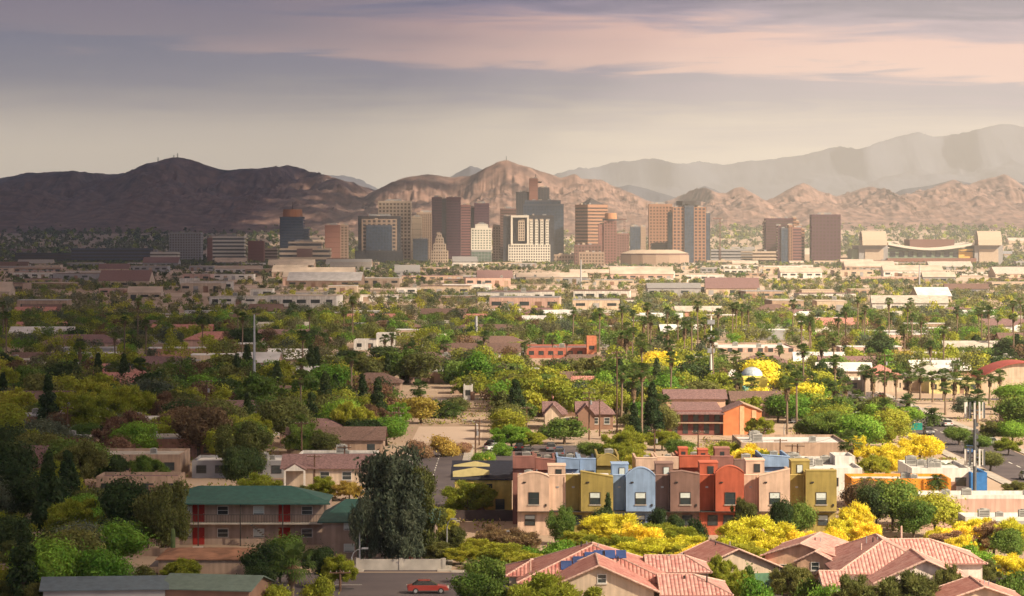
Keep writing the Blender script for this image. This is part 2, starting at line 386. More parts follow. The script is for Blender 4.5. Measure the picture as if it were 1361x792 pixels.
sheet('parking_lot', X(1060,600), X(1200,600), 590, 640, .01, M_asph)
# oil stains and patched asphalt
for k in range(46):
    a_, b_ = ((rnd.uniform(-16.5, -9.5), rnd.uniform(340, 540)) if k % 2 else (rnd.uniform(-60, -5), rnd.uniform(314, 334))); w_, h_ = rnd.uniform(.4, 2.2), rnd.uniform(.5, 3)
    sheet('asphalt_patch', a_, a_+w_, b_, b_+h_, .028+.0012*k, mat('patched_asphalt', (.055,.05,.055), var=.2)) if k % 3 == 0 else None
# pale dirt lots across the middle distance
r2 = random.Random(5)
lots = [(-330,700,2000,2140),(-260,60,2300,2480),(60,600,2250,2500),(-100,330,2650,2950),(250,640,2750,3100),(-500,-150,2700,2950),
        (-120,120,1560,1630),(130,330,1680,1780),(-260,-140,1650,1720),(40,150,1250,1290),(-120,-60,1010,1040),(90,180,905,940),(-30,60,3200,3600),(200,700,3300,3800),(-700,-300,3300,3700)]
for i, (a, b, c, d) in enumerate(lots): sheet('dirt_lot', a, b, c, d, .03+.004*i, M_lot)
sheet('dirt_lot', X(548,560), X(640,560), 552, 600, .02, M_lot)

# ------------------------------------------------------------------ windows, doors, roofs
def win(parent, cx, y, cz, w, h, side='S', frame=None, blind=0.0, sill=True, pane=None):
    """a framed window on the wall plane; side S faces -y, E faces +x, W faces -x (y is then the plane's x, cx its y)"""
    def mp(a, d, z):                                   # along-wall, out-of-wall, up
        return (a, y-d, z) if side == 'S' else ((y+d, a, z) if side == 'E' else (y-d, a, z))
    def bx(mb, a0, a1, d0, d1, z0, z1):
        p, q = mp(a0, d0, z0), mp(a1, d1, z1)
        mb.box(min(p[0],q[0]), max(p[0],q[0]), min(p[1],q[1]), max(p[1],q[1]), z0, z1)
    f = MB(); t = .06
    bx(f, cx-w/2-t, cx-w/2, 0.0, .07, cz-h/2, cz+h/2); bx(f, cx+w/2, cx+w/2+t, 0.0, .07, cz-h/2, cz+h/2)
    bx(f, cx-w/2-t, cx+w/2+t, 0.0, .075, cz+h/2, cz+h/2+t)
    bx(f, cx-w/2-t, cx+w/2+t, 0.0, .075, cz-h/2-t, cz-h/2)
    bx(f, cx-w/2, cx+w/2, 0.0, .05, cz-.02, cz+.02)
    o = f.build('window', frame or M_frame, parent)
    p = MB(); bx(p, cx-w/2, cx+w/2, 0.0, .02, cz-h/2, cz-.02 if not blind else cz+h/2-blind*h); p.build('pane', pane or M_pane, o)
    if not blind:
        p = MB(); bx(p, cx-w/2, cx+w/2, 0.0, .02, cz+.02, cz+h/2); p.build('pane', pane or M_pane, o)
    if blind:
        b = MB(); bx(b, cx-w/2, cx+w/2, 0.0, .022, cz+h/2-blind*h, cz+h/2); b.build('blind', M_blind, o)
    if sill:
        s = MB(); bx(s, cx-w/2-.15, cx+w/2+.15, 0.0, .13, cz-h/2-t-.12, cz-h/2-t-.003); s.build('sill', M_conc, o)
    return o
def door(parent, cx, y, w, h, m, z0=0.0):
    d = MB().box(cx-w/2, cx+w/2, y-.05, y, z0, z0+h).build('door', m, parent)
    MB().box(cx+w/2-.18, cx+w/2-.12, y-.10, y-.052, z0+1.0, z0+1.06).build('handle', M_metal, d)
    return d
def ac_unit(parent, x, y, z, s=1.0, name='air_conditioner'):
    s *= .55+.5*((abs(x*7.13+y*3.7+z)) % 1); a = MB().box(x-.6*s, x+.6*s, y-.5*s, y+.5*s, z+.1, z+1.0*s); a.box(x-.65*s, x+.65*s, y-.55*s, y+.55*s, z, z+.098)
    a.tube((x, y, z+1.0*s), (x, y, z+1.1*s), .38*s, n=10)
    o = a.build(name, M_ac, parent)
    g = MB()
    for k in range(4): g.box(x-.5*s, x+.5*s, y-.5*s-.02, y-.5*s-.003, z+(.25+.18*k)*s, z+(.31+.18*k)*s)
    g.build('grille', M_dark, o); return o
def volume(x0, x1, y0, y1, ze, zr, axis, hl=0, hr=0, o=.5, z0=0):
    """walls and roof polygons of one gabled or hipped volume"""
    wall = MB(); polys = []; caps = []
    if axis == 'x':
        T = lambda a, b, c: (a, b, c)
        a0, a1, b0, b1 = x0, x1, y0, y1
    else:
        T = lambda a, b, c: (b, a, c)
        a0, a1, b0, b1 = y0, y1, x0, x1
    bm = (b0+b1)/2; half = (b1-b0)/2; sl = (zr-ze)/half; zo = ze-sl*o
    wall.box(x0, x1, y0, y1, z0, ze)
    R0 = (a0+hl-(o if hl == 0 else 0), bm, zr); R1 = (a1-hr+(o if hr == 0 else 0), bm, zr)
    up = .14
    def U(p): return T(p[0], p[1], p[2]+up)
    A, B, C_, D_ = (a0-o, b0-o, zo), (a1+o, b0-o, zo), (a1+o, b1+o, zo), (a0-o, b1+o, zo)
    polys += [[U(A), U(B), U(R1), U(R0)], [U(C_), U(D_), U(R0), U(R1)]]
    if hl: polys.append([U(D_), U(A), U(R0)])
    if hr: polys.append([U(B), U(C_), U(R1)])
    caps.append((U(R0), U(R1)))
    for q, hh, R_ in ((A, hl, R0), (D_, hl, R0), (B, hr, R1), (C_, hr, R1)): caps.append((U(q), U(R_)))
    for end, hh in ((a0, hl), (a1, hr)):
        if hh == 0:
            e2 = end+.12 if end == a0 else end-.12
            p = [T(end, b0, ze), T(end, b1, ze), T(end, bm, zr)]; q = [T(e2, b0, ze), T(e2, b1, ze), T(e2, bm, zr)]
            wall.poly(p); wall.poly(q[::-1])
    return wall, polys, caps
def merge(dst, src):
    i = len(dst.v); dst.v += src.v; k = len(dst.f); dst.f += [tuple(a+i for a in f) for f in src.f]
    for fi, uv in src.uv.items(): dst.uv[fi+k] = uv
def tiled_house(name, label, cat, ox, oy, rz, vols, wallm, roofm, ridgem, group=None, fascia=None, z=0):
    t = thing(name, label, cat, ox, oy, z, rz, group)
    wall = MB()
    for v in vols:
        w, polys, caps = volume(*v['b'], **{k: v[k] for k in ('hl', 'hr', 'o', 'z0') if k in v})
        merge(wall, w)
        r = MB()
        for p in polys: r.slab(p, .13)
        ro = r.build('roof', roofm, t)
        if ridgem:
            c = MB()
            for a, b in caps:
                a, b = Vector(a), Vector(b); L_ = (b-a).length; n = max(1, int(L_/.45))
                for k in range(n): c.tube(a.lerp(b, k/n), a.lerp(b, (k+1.05)/n), .11, .085, n=6)
            c.build('ridge_cap', ridgem, ro)
    wall.build('wall', wallm, t)
    if ridgem and len(vols):
        rr = random.Random(int(abs(ox)*10+len(vols))); v = vols[0]; x0, x1, y0, y1, ze, zr, ax = v['b']
        for k in range(3):
            vx = rr.uniform(x0+(x1-x0)*.35, x0+(x1-x0)*.65); vy = y0+(y1-y0)*rr.uniform(.45, .7)
            p = MB().tube((vx, vy, ze+(zr-ze)*.5), (vx, vy, zr+.25), .07, .07, 7); p.build('vent_pipe', M_metal if k else M_dark, t)
    return t

# ------------------------------------------------------------------ foreground tiled-roof houses
GH = 'tile-roofed houses along the front of the picture'
def C2(px, D): return X(px, D), D
# house with front gable and solar panels
t = tiled_house('tile_roof_house', 'large house with pink tile roof, blue solar panels and cream front gable', 'house', 0, 0, 0, [
    dict(b=(X(694,297), X(884,297), 293, 309, 4.1, 6.95, 'y'), hl=7.2, hr=6.5, o=.6),
    dict(b=(X(722,288), X(868,288), 286, 296, 4.0, 6.45, 'y'), o=.6),
    dict(b=(X(677,300), X(700,300), 297, 306, 4.2, 5.3, 'x'), hl=2.5, hr=0, o=.4)], M_cream, M_tile, M_ridge, GH)
win(t, X(853,286), 286, 1.9, 1.6, 1.5, frame=M_wframe)
win(t, X(760,286), 286, 2.2, 1.4, 1.4, frame=M_wframe)
win(t, X(800,286), 286, 5.2, .8, .8, frame=M_wframe)
door(t, X(820,286), 286, 1.0, 2.1, M_brown)
M_solar = glass_mat('solar_panel_glass', (.03,.08,.26), rough=.2)
sx0, sx1 = X(694,297), X(884,297); hw = (sx1-sx0)/2; sl = (6.95-4.1)/hw
def on_left(u, yv): return (u, yv, 4.3+(u-sx0)*sl+.30)      # on the left slope
def on_front(xv, v): return (xv, v, 4.1+(v-293)*(6.95-4.1)/7.2+.30)
for k in range(3):
    s = MB(); a = sx0+4.0+k*1.25
    y0_ = 296.2+k*.25
    for (u, v) in (((a, 294.9+k*.9)), ):
        s.slab([on_front(u, v), on_front(u+1.15, v), on_front(u+1.15, v+1.7), on_front(u, v+1.7)], .06)
    p = s.build('solar_panel', M_solar, t)
for k in range(3):
    s = MB(); u = sx0+4.2+1.2*3-.3+k*1.15
    s.slab([on_front(u, 297.2), on_front(u+1.05, 297.2), on_front(u+1.05, 298.8), on_front(u, 298.8)], .06); s.build('solar_panel', M_solar, t)
for (u, v) in ((9.5, 297.6), (11, 296.5)): MB().tube(on_front(u, v), (u, v, on_front(u, v)[2]+.5), .08).build('roof_vent', M_dark, t)
lm('the pink-tiled house with solar panels', 785, 300, 5)
# long low house
t = tiled_house('tile_roof_house', 'low long house with two stepped ridges of rosy tile right of the solar panel house', 'house', 0, 0, 0, [
    dict(b=(X(862,304), X(938,304), 300.5, 309, 4.2, 5.35, 'x'), hl=0, hr=2.2, o=.4),
    dict(b=(X(880,292), X(962,292), 286.5, 297, 3.55, 4.85, 'x'), hl=0, hr=3.2, o=.5)], M_cream, M_tile2, M_ridge, GH)
MB().tube((X(940,289), 289.5, 4.2), (X(940,289), 289.5, 5.3), .08).build('roof_vent', M_dark, t)
MB().tube((X(910,290), 290.5, 4.4), (X(910,290), 290.5, 5.0), .12).build('roof_vent', M_dark, t)
win(t, X(905,286.5), 286.5, 1.8, 1.5, 1.3, frame=M_wframe)
lm('the long low rosy-tiled house', 920, 296, 4)
t = tiled_house('tile_roof_house', 'small red-tiled gable house with a green garage front beside the yellow tree', 'house', X(957,321), 321, R(14), [
    dict(b=(-5.6, 5.6, -6, 3, 2.6, 4.95, 'y'), o=.55)], M_cream, M_tile, M_ridge, GH)
MB().box(1.6, 4.6, -6.08, -6.003, .1, 2.3).build('garage_door', mat('green_garage_paint', (.10,.20,.13)), t)
win(t, -2.5, -6, 1.7, 1.4, 1.2, frame=M_wframe)
lm('the small red-tiled gable house', 968, 318, 3)
t = tiled_house('tile_roof_house', 'peach house with rosy tile ridge and small square gable window below the olive townhouse', 'house', X(1086,322), 322, R(-16), [
    dict(b=(-4.6, 3.4, -7, 5, 4.2, 5.5, 'y'), o=.45),
    dict(b=(-.6, 3.4, -9.2, -6.9, 3.9, 4.9, 'y'), o=.3)], mat('peach_house_stucco', (.60,.38,.26), bump=.2), M_tile2, M_ridge, GH)
win(t, 1.4, -9.2, 3.4, .8, .8, frame=M_wframe)
win(t, -2.4, -7, 2.6, 1.0, 1.2, frame=M_wframe)
lm('the peach gable house', 1080, 315, 4)
t = tiled_house('tile_roof_house', 'largest rosy-tiled house with several ridges and a white front gable at lower right', 'house', 0, 0, 0, [
    dict(b=(X(1104,312), X(1236,312), 303, 321, 3.9, 6.45, 'y'), hl=6.5, hr=5, o=.6),
    dict(b=(X(1180,320), X(1290,320), 312, 323, 3.9, 5.75, 'x'), hl=0, hr=5, o=.5),
    dict(b=(X(1164,299), X(1288,299), 297, 307, 3.6, 5.75, 'y'), o=.6),
    dict(b=(X(1094,298), X(1122,298), 296, 303, 3.3, 4.3, 'x'), hl=0, hr=0, o=.3)], mat('white_house_stucco', (.70,.60,.54), bump=.2), M_tile2, M_ridge, GH)
win(t, X(1225,297), 297, 2.2, 1.6, 1.2, frame=M_wframe)
win(t, X(1110,296), 296, 1.8, 1.2, 1.2, frame=M_wframe)
MB().tube((X(1140,312), 309, 5.6), (X(1140,312), 309, 6.3), .09).build('roof_vent', M_ridge, t)
MB().tube((X(1208,312), 318, 5.6), (X(1208,312), 318, 7.3), .1).build('roof_vent', M_ridge, t)
lm('the large white-gabled tile-roof house', 1200, 305, 5)
t = tiled_house('tile_roof_house', 'red-tiled gable roof with cream wall cut by the bottom right corner', 'house', X(1296,285), 285, R(0), [
    dict(b=(-3.9, 4.3, -4, 4, 3.5, 4.9, 'y'), o=.5)], M_cream, M_tile, M_ridge, GH)
win(t, .6, -4, 2.0, 1.2, 1.0, frame=M_wframe)
lm('the corner house at bottom right', 1298, 285, 4)

# ------------------------------------------------------------------ townhouse row
TC = {'peach': (.60,.42,.32), 'olive': (.32,.245,.075), 'blue': (.235,.33,.50), 'mauve': (.21,.125,.105), 'red': (.42,.10,.055), 'plum': (.27,.12,.10)}
TM = {k: mat('stucco_'+k, v, var=.09, scale=.7, bump=.25, bscale=14) for k, v in TC.items()}
TL = {k: mat('coping_'+k, tuple(min(.8, c*1.22+.02) for c in v), var=.06) for k, v in TC.items()}
TD = 378.0
def arc(x0, x1, zs, zt, n=14):
    return [(x0+(x1-x0)*k/n, zs+(zt-zs)*math.sin(math.pi*k/n)**.8) for k in range(n+1)]
def townhouse(label, c, r0, r1, b0, b1, top, box, winx, low, blind, rec_top=7.85, first=False):
    m, cp = TM[c], TL[c]
    xa, xb = X(r0, TD), X(r1, TD); xc, xd = X(b0, TD), X(b1, TD)
    bl, br = min(xa, xc), max(xb, xd)
    t = thing('townhouse', label, 'townhouse', (bl+br)/2, TD+8, 0, 0, 'coloured townhouses in the front row')
    ox, oy = (bl+br)/2, TD+8
    xa, xb, xc, xd, bl, br = xa-ox, xb-ox, xc-ox, xd-ox, bl-ox, br-ox
    yb, yr, yl, ye = TD-oy, TD+1.6-oy, TD+1.1-oy, TD+13-oy
    g = .003
    w = MB(); w.box(bl+g, br-g, yl, ye, 0, 3.098); w.build('ground_floor_wall', m, t)
    MB().box(bl+g, br-g, yb+.02, yl+.3, 3.101, 3.22).build('soffit', M_dark, t)
    MB().box(bl+g+.02, br-g-.02, yr+.7, ye, 3.23, 7.2).build('rear_wall', m, t)
    # roof deck behind the parapets
    MB().box(bl+.25, br-.25, yr+.8, ye-.3, 7.203, 7.25).build('roof_deck', M_wroof, t)
    # bay with shaped parapet
    bay = MB()
    kind = top[0]
    if kind == 'arch': prof = arc(xc, xd, top[1], top[2])
    elif kind == 'slope': prof = [(xc, top[1]), (xd, top[2])]
    else:
        prof = [(xc, top[1]), (xc+(xd-xc)*.4, top[1]+.12), (xd, top[2])]
    bay.xz([(xd-g, 3.1+.125), (xc+g, 3.1+.125)][::-1] + prof[::-1], yb, yb+.9)
    bay.box(xc+g, xc+.35, yb+.905, yb+4.5, 3.23, top[1]-.25); bay.box(xd-.35, xd-g, yb+.905, yb+4.5, 3.23, top[-1] if kind == 'slope' else top[1]-.25)
    bo = bay.build('bay_wall', m, t)
    co = MB()
    for (p, q) in zip(prof[:-1], prof[1:]):
        co.xz([(p[0], p[1]+.003), (q[0], q[1]+.003), (q[0], q[1]+.13), (p[0], p[1]+.13)], yb-.07, yb+.98)
    co.build('coping', cp, bo)
    # scupper and relief mark
    MB().box(xc+(xd-xc)*.17, xc+(xd-xc)*.26, yb-.14, yb-.003, 7.0, 7.16).build('scupper', M_dark, bo)
    rc = MB().box(xa+g, xb-g, yr, yr+.7, 3.225, rec_top)
    ro = rc.build('recessed_wall', m, t)
    MB().box(xa+g, xb-g, yr-.05, yr+.76, rec_top+.003, rec_top+.11).build('coping', cp, ro)
    if box:
        q0, q1, zt, lit = X(box[0], 385)-ox, X(box[1], 385)-ox, Z(box[2], 385), box[3]
        bb = MB().box(q0, q1, yr+2.5, yr+6, 7.26, zt).build('stair_tower', m, t)
        MB().box(q0-.08, q1+.08, yr+2.42, yr+6.08, zt+.003, zt+.14).build('coping', cp, bb)
        wm = (q0+q1)/2+(.25 if lit != 1 else -.1)
        f = MB().box(wm-.42, wm+.42, yr+2.44, yr+2.497, zt-1.55, zt-.42).build('window', M_frame, bb)
        MB().box(wm-.34, wm+.34, yr+2.42, yr+2.437, zt-1.47, zt-.50).build('pane', M_pane if lit == 0 else M_blind, f)
    win(t, X(winx, TD)-ox, yb, 4.95, 1.3, 1.5, blind=blind)
    for lx, lb in low: win(t, X(lx, TD)-ox, yl, 1.95, 1.25, 1.25, blind=lb, sill=False)
    ac_unit(t, (xc+xd)/2-.6, yr+4, 7.255, 1.0)
    MB().tube((xb-.14, yr-.09, 3.25), (xb-.14, yr-.09, rec_top-.15), .05, .05, 8).build('downpipe', cp, t)
    MB().box((xa+xb)/2-.18, (xa+xb)/2+.18, yr-.06, yr-.003, 6.2, 6.42).build('wall_vent', M_metal, t)
    MB().box(xd-.55, xd-.35, yb-.16, yb-.003, 3.9, 4.2).build('wall_lamp', M_dark, t)
    for k in range(2): MB().tube((bl+1+k*1.6, yr+5+k, 7.25), (bl+1+k*1.6, yr+5+k, 7.9+.3*k), .07, .07, 7).build('vent_pipe', M_metal, t)
    return t
townhouse('peach townhouse at the left end with an arched parapet', 'peach', 730, 752.3, 688, 730, ('arch', 7.75, 8.35), (728, 751, 617, 0), 709.5, [(704.5,.35)], 0)
townhouse('left olive townhouse whose parapet slopes down to the right', 'olive', 752.3, 772, 772, 815, ('slope', 8.5, 7.75), None, 791, [(767, 0)], .45, rec_top=7.85)
townhouse('sky-blue townhouse with a round-arched parapet', 'blue', 815, 832, 832, 871, ('arch', 7.9, 9.0), (812, 834, 615, 2), 851.5, [(832, 0), (851,.4)], .5)
townhouse('mauve-brown townhouse between the blue and the red one', 'mauve', 871, 891, 891, 930, ('curve', 8.4, 8.1), (870, 893, 614, 2), 911, [(881,.4), (914, 0)], .45)
townhouse('brick-red townhouse with a round-arched parapet', 'red', 930, 951, 951, 989, ('arch', 8.3, 9.2), (928, 952, 613, 0), 970.5, [(948, 0), (969, 0)], .0)
townhouse('peach townhouse near the right end whose parapet slopes up to the right', 'peach', 989, 1009, 1009, 1050, ('slope', 7.9, 8.8), (989, 1013.5, 610, 0), 1030, [(1006, 0), (1032, 0)], .5)
townhouse('right-end olive townhouse with a flat parapet and drainpipe', 'olive', 1050, 1071, 1071, 1112, ('slope', 8.6, 8.6), (1049, 1073, 611, 1), 1091.5, [(1095,.5)], .6)
for w_, p_ in (('the left peach townhouse', 712), ('the left olive townhouse', 785), ('the blue townhouse', 845), ('the mauve townhouse', 905), ('the red townhouse', 960), ('the right peach townhouse', 1022), ('the right olive townhouse', 1082)): lm(w_, p_, 378, 3)
def rear_house(label, c, p0, p1, ytop, D, style='flat', depth=12, boxes=(), wins=()):
    x0, x1 = X(p0, D), X(p1, D); zt = Z(ytop, D); ox = (x0+x1)/2
    t = thing('townhouse', label, 'townhouse', ox, D+6, 0, 0, 'coloured townhouses in the rear row')
    a, b = x0-ox, x1-ox; m, cp = TM[c], TL[c]
    MB().box(a+.003, b-.003, -5.5, depth-6, 0, zt-.9).build('wall', m, t)
    pr = arc(a, b, zt-1.0, zt) if style == 'arch' else [(a, zt), (b, zt-(0.25 if style == 'slope' else 0))]
    p = MB().xz([(a+.003, zt-1.6), (b-.003, zt-1.6)]+pr[::-1], -6, -5.503); p.box(a+.003, a+.3, -5.5, depth-6, zt-.897, zt-.15); p.box(b-.3, b-.003, -5.5, depth-6, zt-.897, zt-.15)
    po = p.build('parapet', m, t)
    co = MB()
    for (u, v) in zip(pr[:-1], pr[1:]): co.xz([(u[0], u[1]+.003), (v[0], v[1]+.003), (v[0], v[1]+.12), (u[0], u[1]+.12)], -6.06, -5.45)
    co.build('coping', cp, po)
    for (q0, q1, yt) in boxes:
        u, v, z1 = X(q0, D)-ox, X(q1, D)-ox, Z(yt, D+2)
        s = MB().box(u, v, -3, 0, zt-.895, z1).build('stair_tower', m, t)
        MB().box(u-.06, v+.06, -3.06, .06, z1+.003, z1+.14).build('coping', cp, s)
        MB().box((u+v)/2-.3, (u+v)/2+.3, -3.03, -3.003, z1-1.3, z1-.4).build('window', M_pane, s)
    for cx, cz in wins: win(t, cx, -6, cz, 1.2, 1.3)
    ac_unit(t, ox*0+.4, 2, zt-.89, 1.1)
    return t
rear_house('plum townhouse showing its tall side wall at the row\'s left end', 'plum', 681.5, 711, 607, 393)
rear_house('plum rear townhouse with a low parapet behind the left peach one', 'plum', 711.5, 738, 609, 396, 'slope')
rear_house('blue rear townhouse with angled parapet behind the left olive one', 'blue', 740, 770, 608, 396, 'slope')
rear_house('narrow blue rear townhouse left of the olive arch', 'blue', 770.5, 792, 610, 397)
rear_house('olive rear townhouse with an arched top behind the blue one', 'olive', 793, 823, 603.5, 397, 'arch')
rear_house('peach rear townhouse behind the sky-blue one', 'peach', 845, 873, 609, 397)
rear_house('peach rear townhouse with a rail behind the mauve one', 'peach', 873.5, 902, 608, 398)
rear_house('red rear townhouse with two roof boxes', 'red', 903, 944, 606, 398, boxes=((904, 916, 597), (930, 943, 599)))
rear_house('plum rear townhouse with a roof box behind the red one', 'plum', 944.5, 975, 607, 398, boxes=((952, 972, 597),))
rear_house('mauve rear townhouse with a low parapet behind the right peach one', 'mauve', 975.5, 1012, 611, 398)
rear_house('blue rear townhouse with sloping top near the right end', 'blue', 1013, 1050, 605, 398, 'slope')

# yellow house with black roofs at the left of the row
t = thing('yellow_house', 'pale yellow house with black roof and two cream gables left of the townhouses', 'house', X(642,406), 410)
ym = mat('yellow_stucco', (.62,.46,.13), var=.08, bump=.2); bk = mat('black_roofing', (.025,.028,.045), var=.2, scale=2, rough=.7)
MB().box(-4.0, 4.1, -4, 9, 0, 5.1).build('wall', ym, t)
for k, (yo, zo) in enumerate(((-4.2, 0), (1.5, .45))):
    r = MB(); r.slab([(-4.6, yo, 5.15+zo), (4.3, yo, 5.15+zo), (4.3, yo+4.6, 6.6+zo), (-4.6, yo+4.6, 6.6+zo)], .14)
    r.slab([(-4.6, yo+4.605, 6.6+zo), (4.3, yo+4.605, 6.6+zo), (4.3, yo+6.2, 5.9+zo), (-4.6, yo+6.2, 5.9+zo)], .14)
    ro = r.build('roof', bk, t)
    g = MB().xz([(-4.3, 5.3+zo), (.9, 5.75+zo), (.9, 6.3+zo), (-1.2, 6.75+zo), (-4.3, 6.2+zo)], yo-.02+.9, yo+1.3); g.build('gable_front', mat('cream_gable', (.72,.60,.28), var=.06), ro)
for cx in (-1.6, .9): win(t, cx, -4, 4.2, .7, .5, sill=False)
win(t, 2.4, -4, 1.6, 1.2, 1.4); door(t, -.4, -4, 1, 2.1, M_brown)
lm('the yellow black-roofed house', 642, 406, 4)

# ------------------------------------------------------------------ green-roofed apartments
def railing(parent, x0, x1, y, z, m):
    r = MB(); r.box(x0, x1, y-.04, y+.04, z+1.0, z+1.07); r.box(x0, x1, y-.03, y+.03, z+.1, z+.15)
    n = int((x1-x0)/.35)
    for k in range(n+1):
        xx = x0+(x1-x0)*k/n; r.box(xx-.02, xx+.02, y-.02, y+.02, z, z+1.0)
    return r.build('railing', m, parent)
M_apt = mat('apartment_stucco', (.40,.29,.235), var=.1, scale=.5)
D0 = 366
t = tiled_house('apartment_block', 'two-storey motel-style block with green roof, red doors and an open walkway', 'apartment block', X(318,D0), D0+5, 0, [
    dict(b=(-10.8, 11.2, -4, 5, 5.5, 7.05, 'x'), hl=5, hr=5, o=.2)], M_apt, M_green, None)
wk = MB().box(-10.8, 11.3, -5.6, -4.003, 2.75, 2.95); wk.build('walkway', M_conc, t)
railing(t, -10.8, 11.3, -5.55, 2.95, M_frame)
MB().slab([(-11.2, -5.9, 5.45), (11.7, -5.9, 5.45), (11.2, -3.9, 5.75), (-10.9, -3.9, 5.75)], .15).build('eave', M_green, t)
for x in (-10.5, -5.2, .2, 5.6, 11.0): MB().box(x-.07, x+.07, -5.62, -5.48, 0, 5.3).build('post', M_frame, t)
for x in (-5.3, 5.7):
    for z in (0, 2.951): door(t, x, -4, 1.5, 2.2, M_red, z)
for x, b in ((-8.0,.0), (-2.2, 0), (2.4,.9), (8.6, 0), (-6.9,.9)):
    for z in (1.5, 4.4): win(t, x, -4, z, 1.3, 1.0, blind=b, sill=False, frame=M_wframe)
st = MB()
for k in range(12): st.box(1.6+k*.28, 1.9+k*.28, -6.9, -5.7, 2.7-k*.235, 2.78-k*.235)
st.build('stair', M_frame, t)
lm('the long green-roofed apartments', 320, 366, 4)
t = tiled_house('apartment_block', 'tan apartment end block with green hipped roof behind the big eucalyptus', 'apartment block', X(496,352), 356, 0, [
    dict(b=(-6.2, 7.6, -5, 8, 4.6, 6.6, 'x'), hl=2.5, hr=3, o=.6)], M_apt, M_green, None)
for x in (-2.9, 1.5):
    for z in (4.0, 1.3): win(t, x, -5, z, 1.2, .9, blind=.9, frame=M_wframe, sill=False)
door(t, 4.4, -5, 1, 2.1, M_red)
ac_unit(t, -5.5, -6.2, 0, 1.2)
lm('the green-hipped end block', 490, 352, 4)
def block_wall(label, x0, x1, y, h, m, depth=.2, dirn='x'):
    o = (MB().box(x0, x1, y, y+depth, 0, h) if dirn == 'x' else MB().box(x0, x0+depth, y, x1, 0, h))
    if dirn == 'x':
        n = int((x1-x0)/4)
        for k in range(n+1): o.box(x0+(x1-x0)*k/n-.2, x0+(x1-x0)*k/n+.2, y-.08, y-.003, 0, h+.15)
    ob = o.build('block_wall', m); tag(ob, label, 'wall'); return ob
block_wall('low pale block wall beside the bottom street', X(475,338), X(590,338), 338.6, 1.3, M_conc)
block_wall('tan yard wall in front of the green-roofed apartments', X(200,372), X(330,352), 353.5, 1.0, M_tan)
block_wall('dark-topped garden wall below the yellow house', X(596,398), X(690,398), 398, 1.5, mat('dark_wall', (.07,.05,.05)))
# portico bungalow
t = tiled_house('bungalow', 'brown-roofed bungalow with white gabled carport', 'house', X(430,452), 460, 0, [
    dict(b=(-6.5, 7.2, -5, 5, 2.9, 4.6, 'x'), o=.6)], M_cream, M_shing2, None)
w, polys, caps = volume(-6.2, -3.0, -7.5, -5, 2.8, 3.7, 'y', o=.2)
r = MB(); [r.slab(p, .12) for p in polys]; r.build('porch_roof', M_shing2, t)
g = MB().xz([(-6.3, 2.6), (-2.9, 2.6), (-4.6, 3.6)], -7.75, -7.55); g.box(-6.3, -6.0, -7.75, -7.45, 0, 2.597); g.box(-3.2, -2.9, -7.75, -7.45, 0, 2.597); g.build('porch_frame', M_white, t)
for x in (0, 3.5): win(t, x, -5, 1.6, 1.4, 1.2, frame=M_wframe)
lm('the brown-roofed bungalow', 430, 455, 3)

# ------------------------------------------------------------------ flat-roofed buildings
def flat_building(name, label, cat, p0, p1, ytop, D, depth, wallm, roofm=None, nwin=0, acs=0, group=None, rz=0, doorm=None, h=None, trim=None, s=None):
    x0, x1 = X(p0, D), X(p1, D); zt = h or Z(ytop, D); ox = (x0+x1)/2; a = (x1-x0)/2
    t = thing(name, label, cat, ox, D+depth/2, float(ground_z(0, D)), rz, group); d = depth/2
    MB().box(-a, a, -d, d, 0, zt-.5).build('wall', wallm, t)
    p = MB(); p.box(-a, a, -d, -d+.25, zt-.497, zt); p.box(-a, a, d-.25, d, zt-.497, zt); p.box(-a, -a+.25, -d+.253, d-.253, zt-.497, zt); p.box(a-.25, a, -d+.253, d-.253, zt-.497, zt)
    p.build('parapet', trim or wallm, t)
    MB().box(-a+.26, a-.26, -d+.26, d-.26, zt-.497, zt-.42).build('roof', roofm or M_wroof, t)
    for k in range(nwin):
        cx = -a+(k+.5)*2*a/nwin
        win(t, cx, -d, zt*.5, min(1.6, a/nwin), 1.2, sill=False)
    if nwin: door(t, a*.2+.9, -d, 1.0, 2.1, doorm or M_brown)
    rr = random.Random(int(p0*7+D))
    for k in range(acs): ac_unit(t, rr.uniform(-a*.8, a*.8), rr.uniform(-d*.6, d*.6), zt-.417, rr.uniform(1, 1.7))
    if len(label.split()) <= 4: lm('the '+label, (p0+p1)/2, D, zt)
    return t
FB = flat_building
M_orw = mat('orange_stucco', (.70,.27,.035), var=.08, scale=.5)
M_bluew = mat('blue_paint', (.04,.16,.42), var=.1)
FB('warehouse', 'wide brown warehouse with white roof', 'warehouse', 985, 1126, 588, 486, 20, M_tan, nwin=0, acs=3)
FB('shop_building', 'low white-roofed shop behind the right olive townhouse', 'shop', 1018, 1146, 622, 437, 24, M_white, nwin=5, acs=5)
FB('shop_building', 'orange-walled shop with long low front', 'shop', 1132, 1264, 636, 416, 9, M_orw, nwin=0, acs=2)
FB('shop_building', 'white flat-roofed shop with blue end behind the orange wall', 'shop', 1212, 1290, 622, 438, 16, M_white, acs=7, nwin=3)
FB('canopy_building', 'small blue-walled annex of the shops', 'shop', 1290.5, 1312, 628, 436, 10, M_bluew, acs=1)
FB('shop_building', 'long pink-walled building with white roof', 'shop', 1222, 1420, 658, 386, 7, M_pinkw, trim=M_white, acs=3)
FB('shed', 'grey shed roof with rooftop unit right of the cell tower', 'shed', 1283, 1400, 687, 364, 6, M_grey, acs=3, trim=M_white)
FB('cottage', 'small white annex with brown canopy above the right townhouse', 'cottage', 1110, 1136, 606, 448, 8, M_white, nwin=1)
FB('flat_house', 'long white flat-roofed house', 'house', 255, 380, 612, 470, 12, M_grey, nwin=5, acs=3)
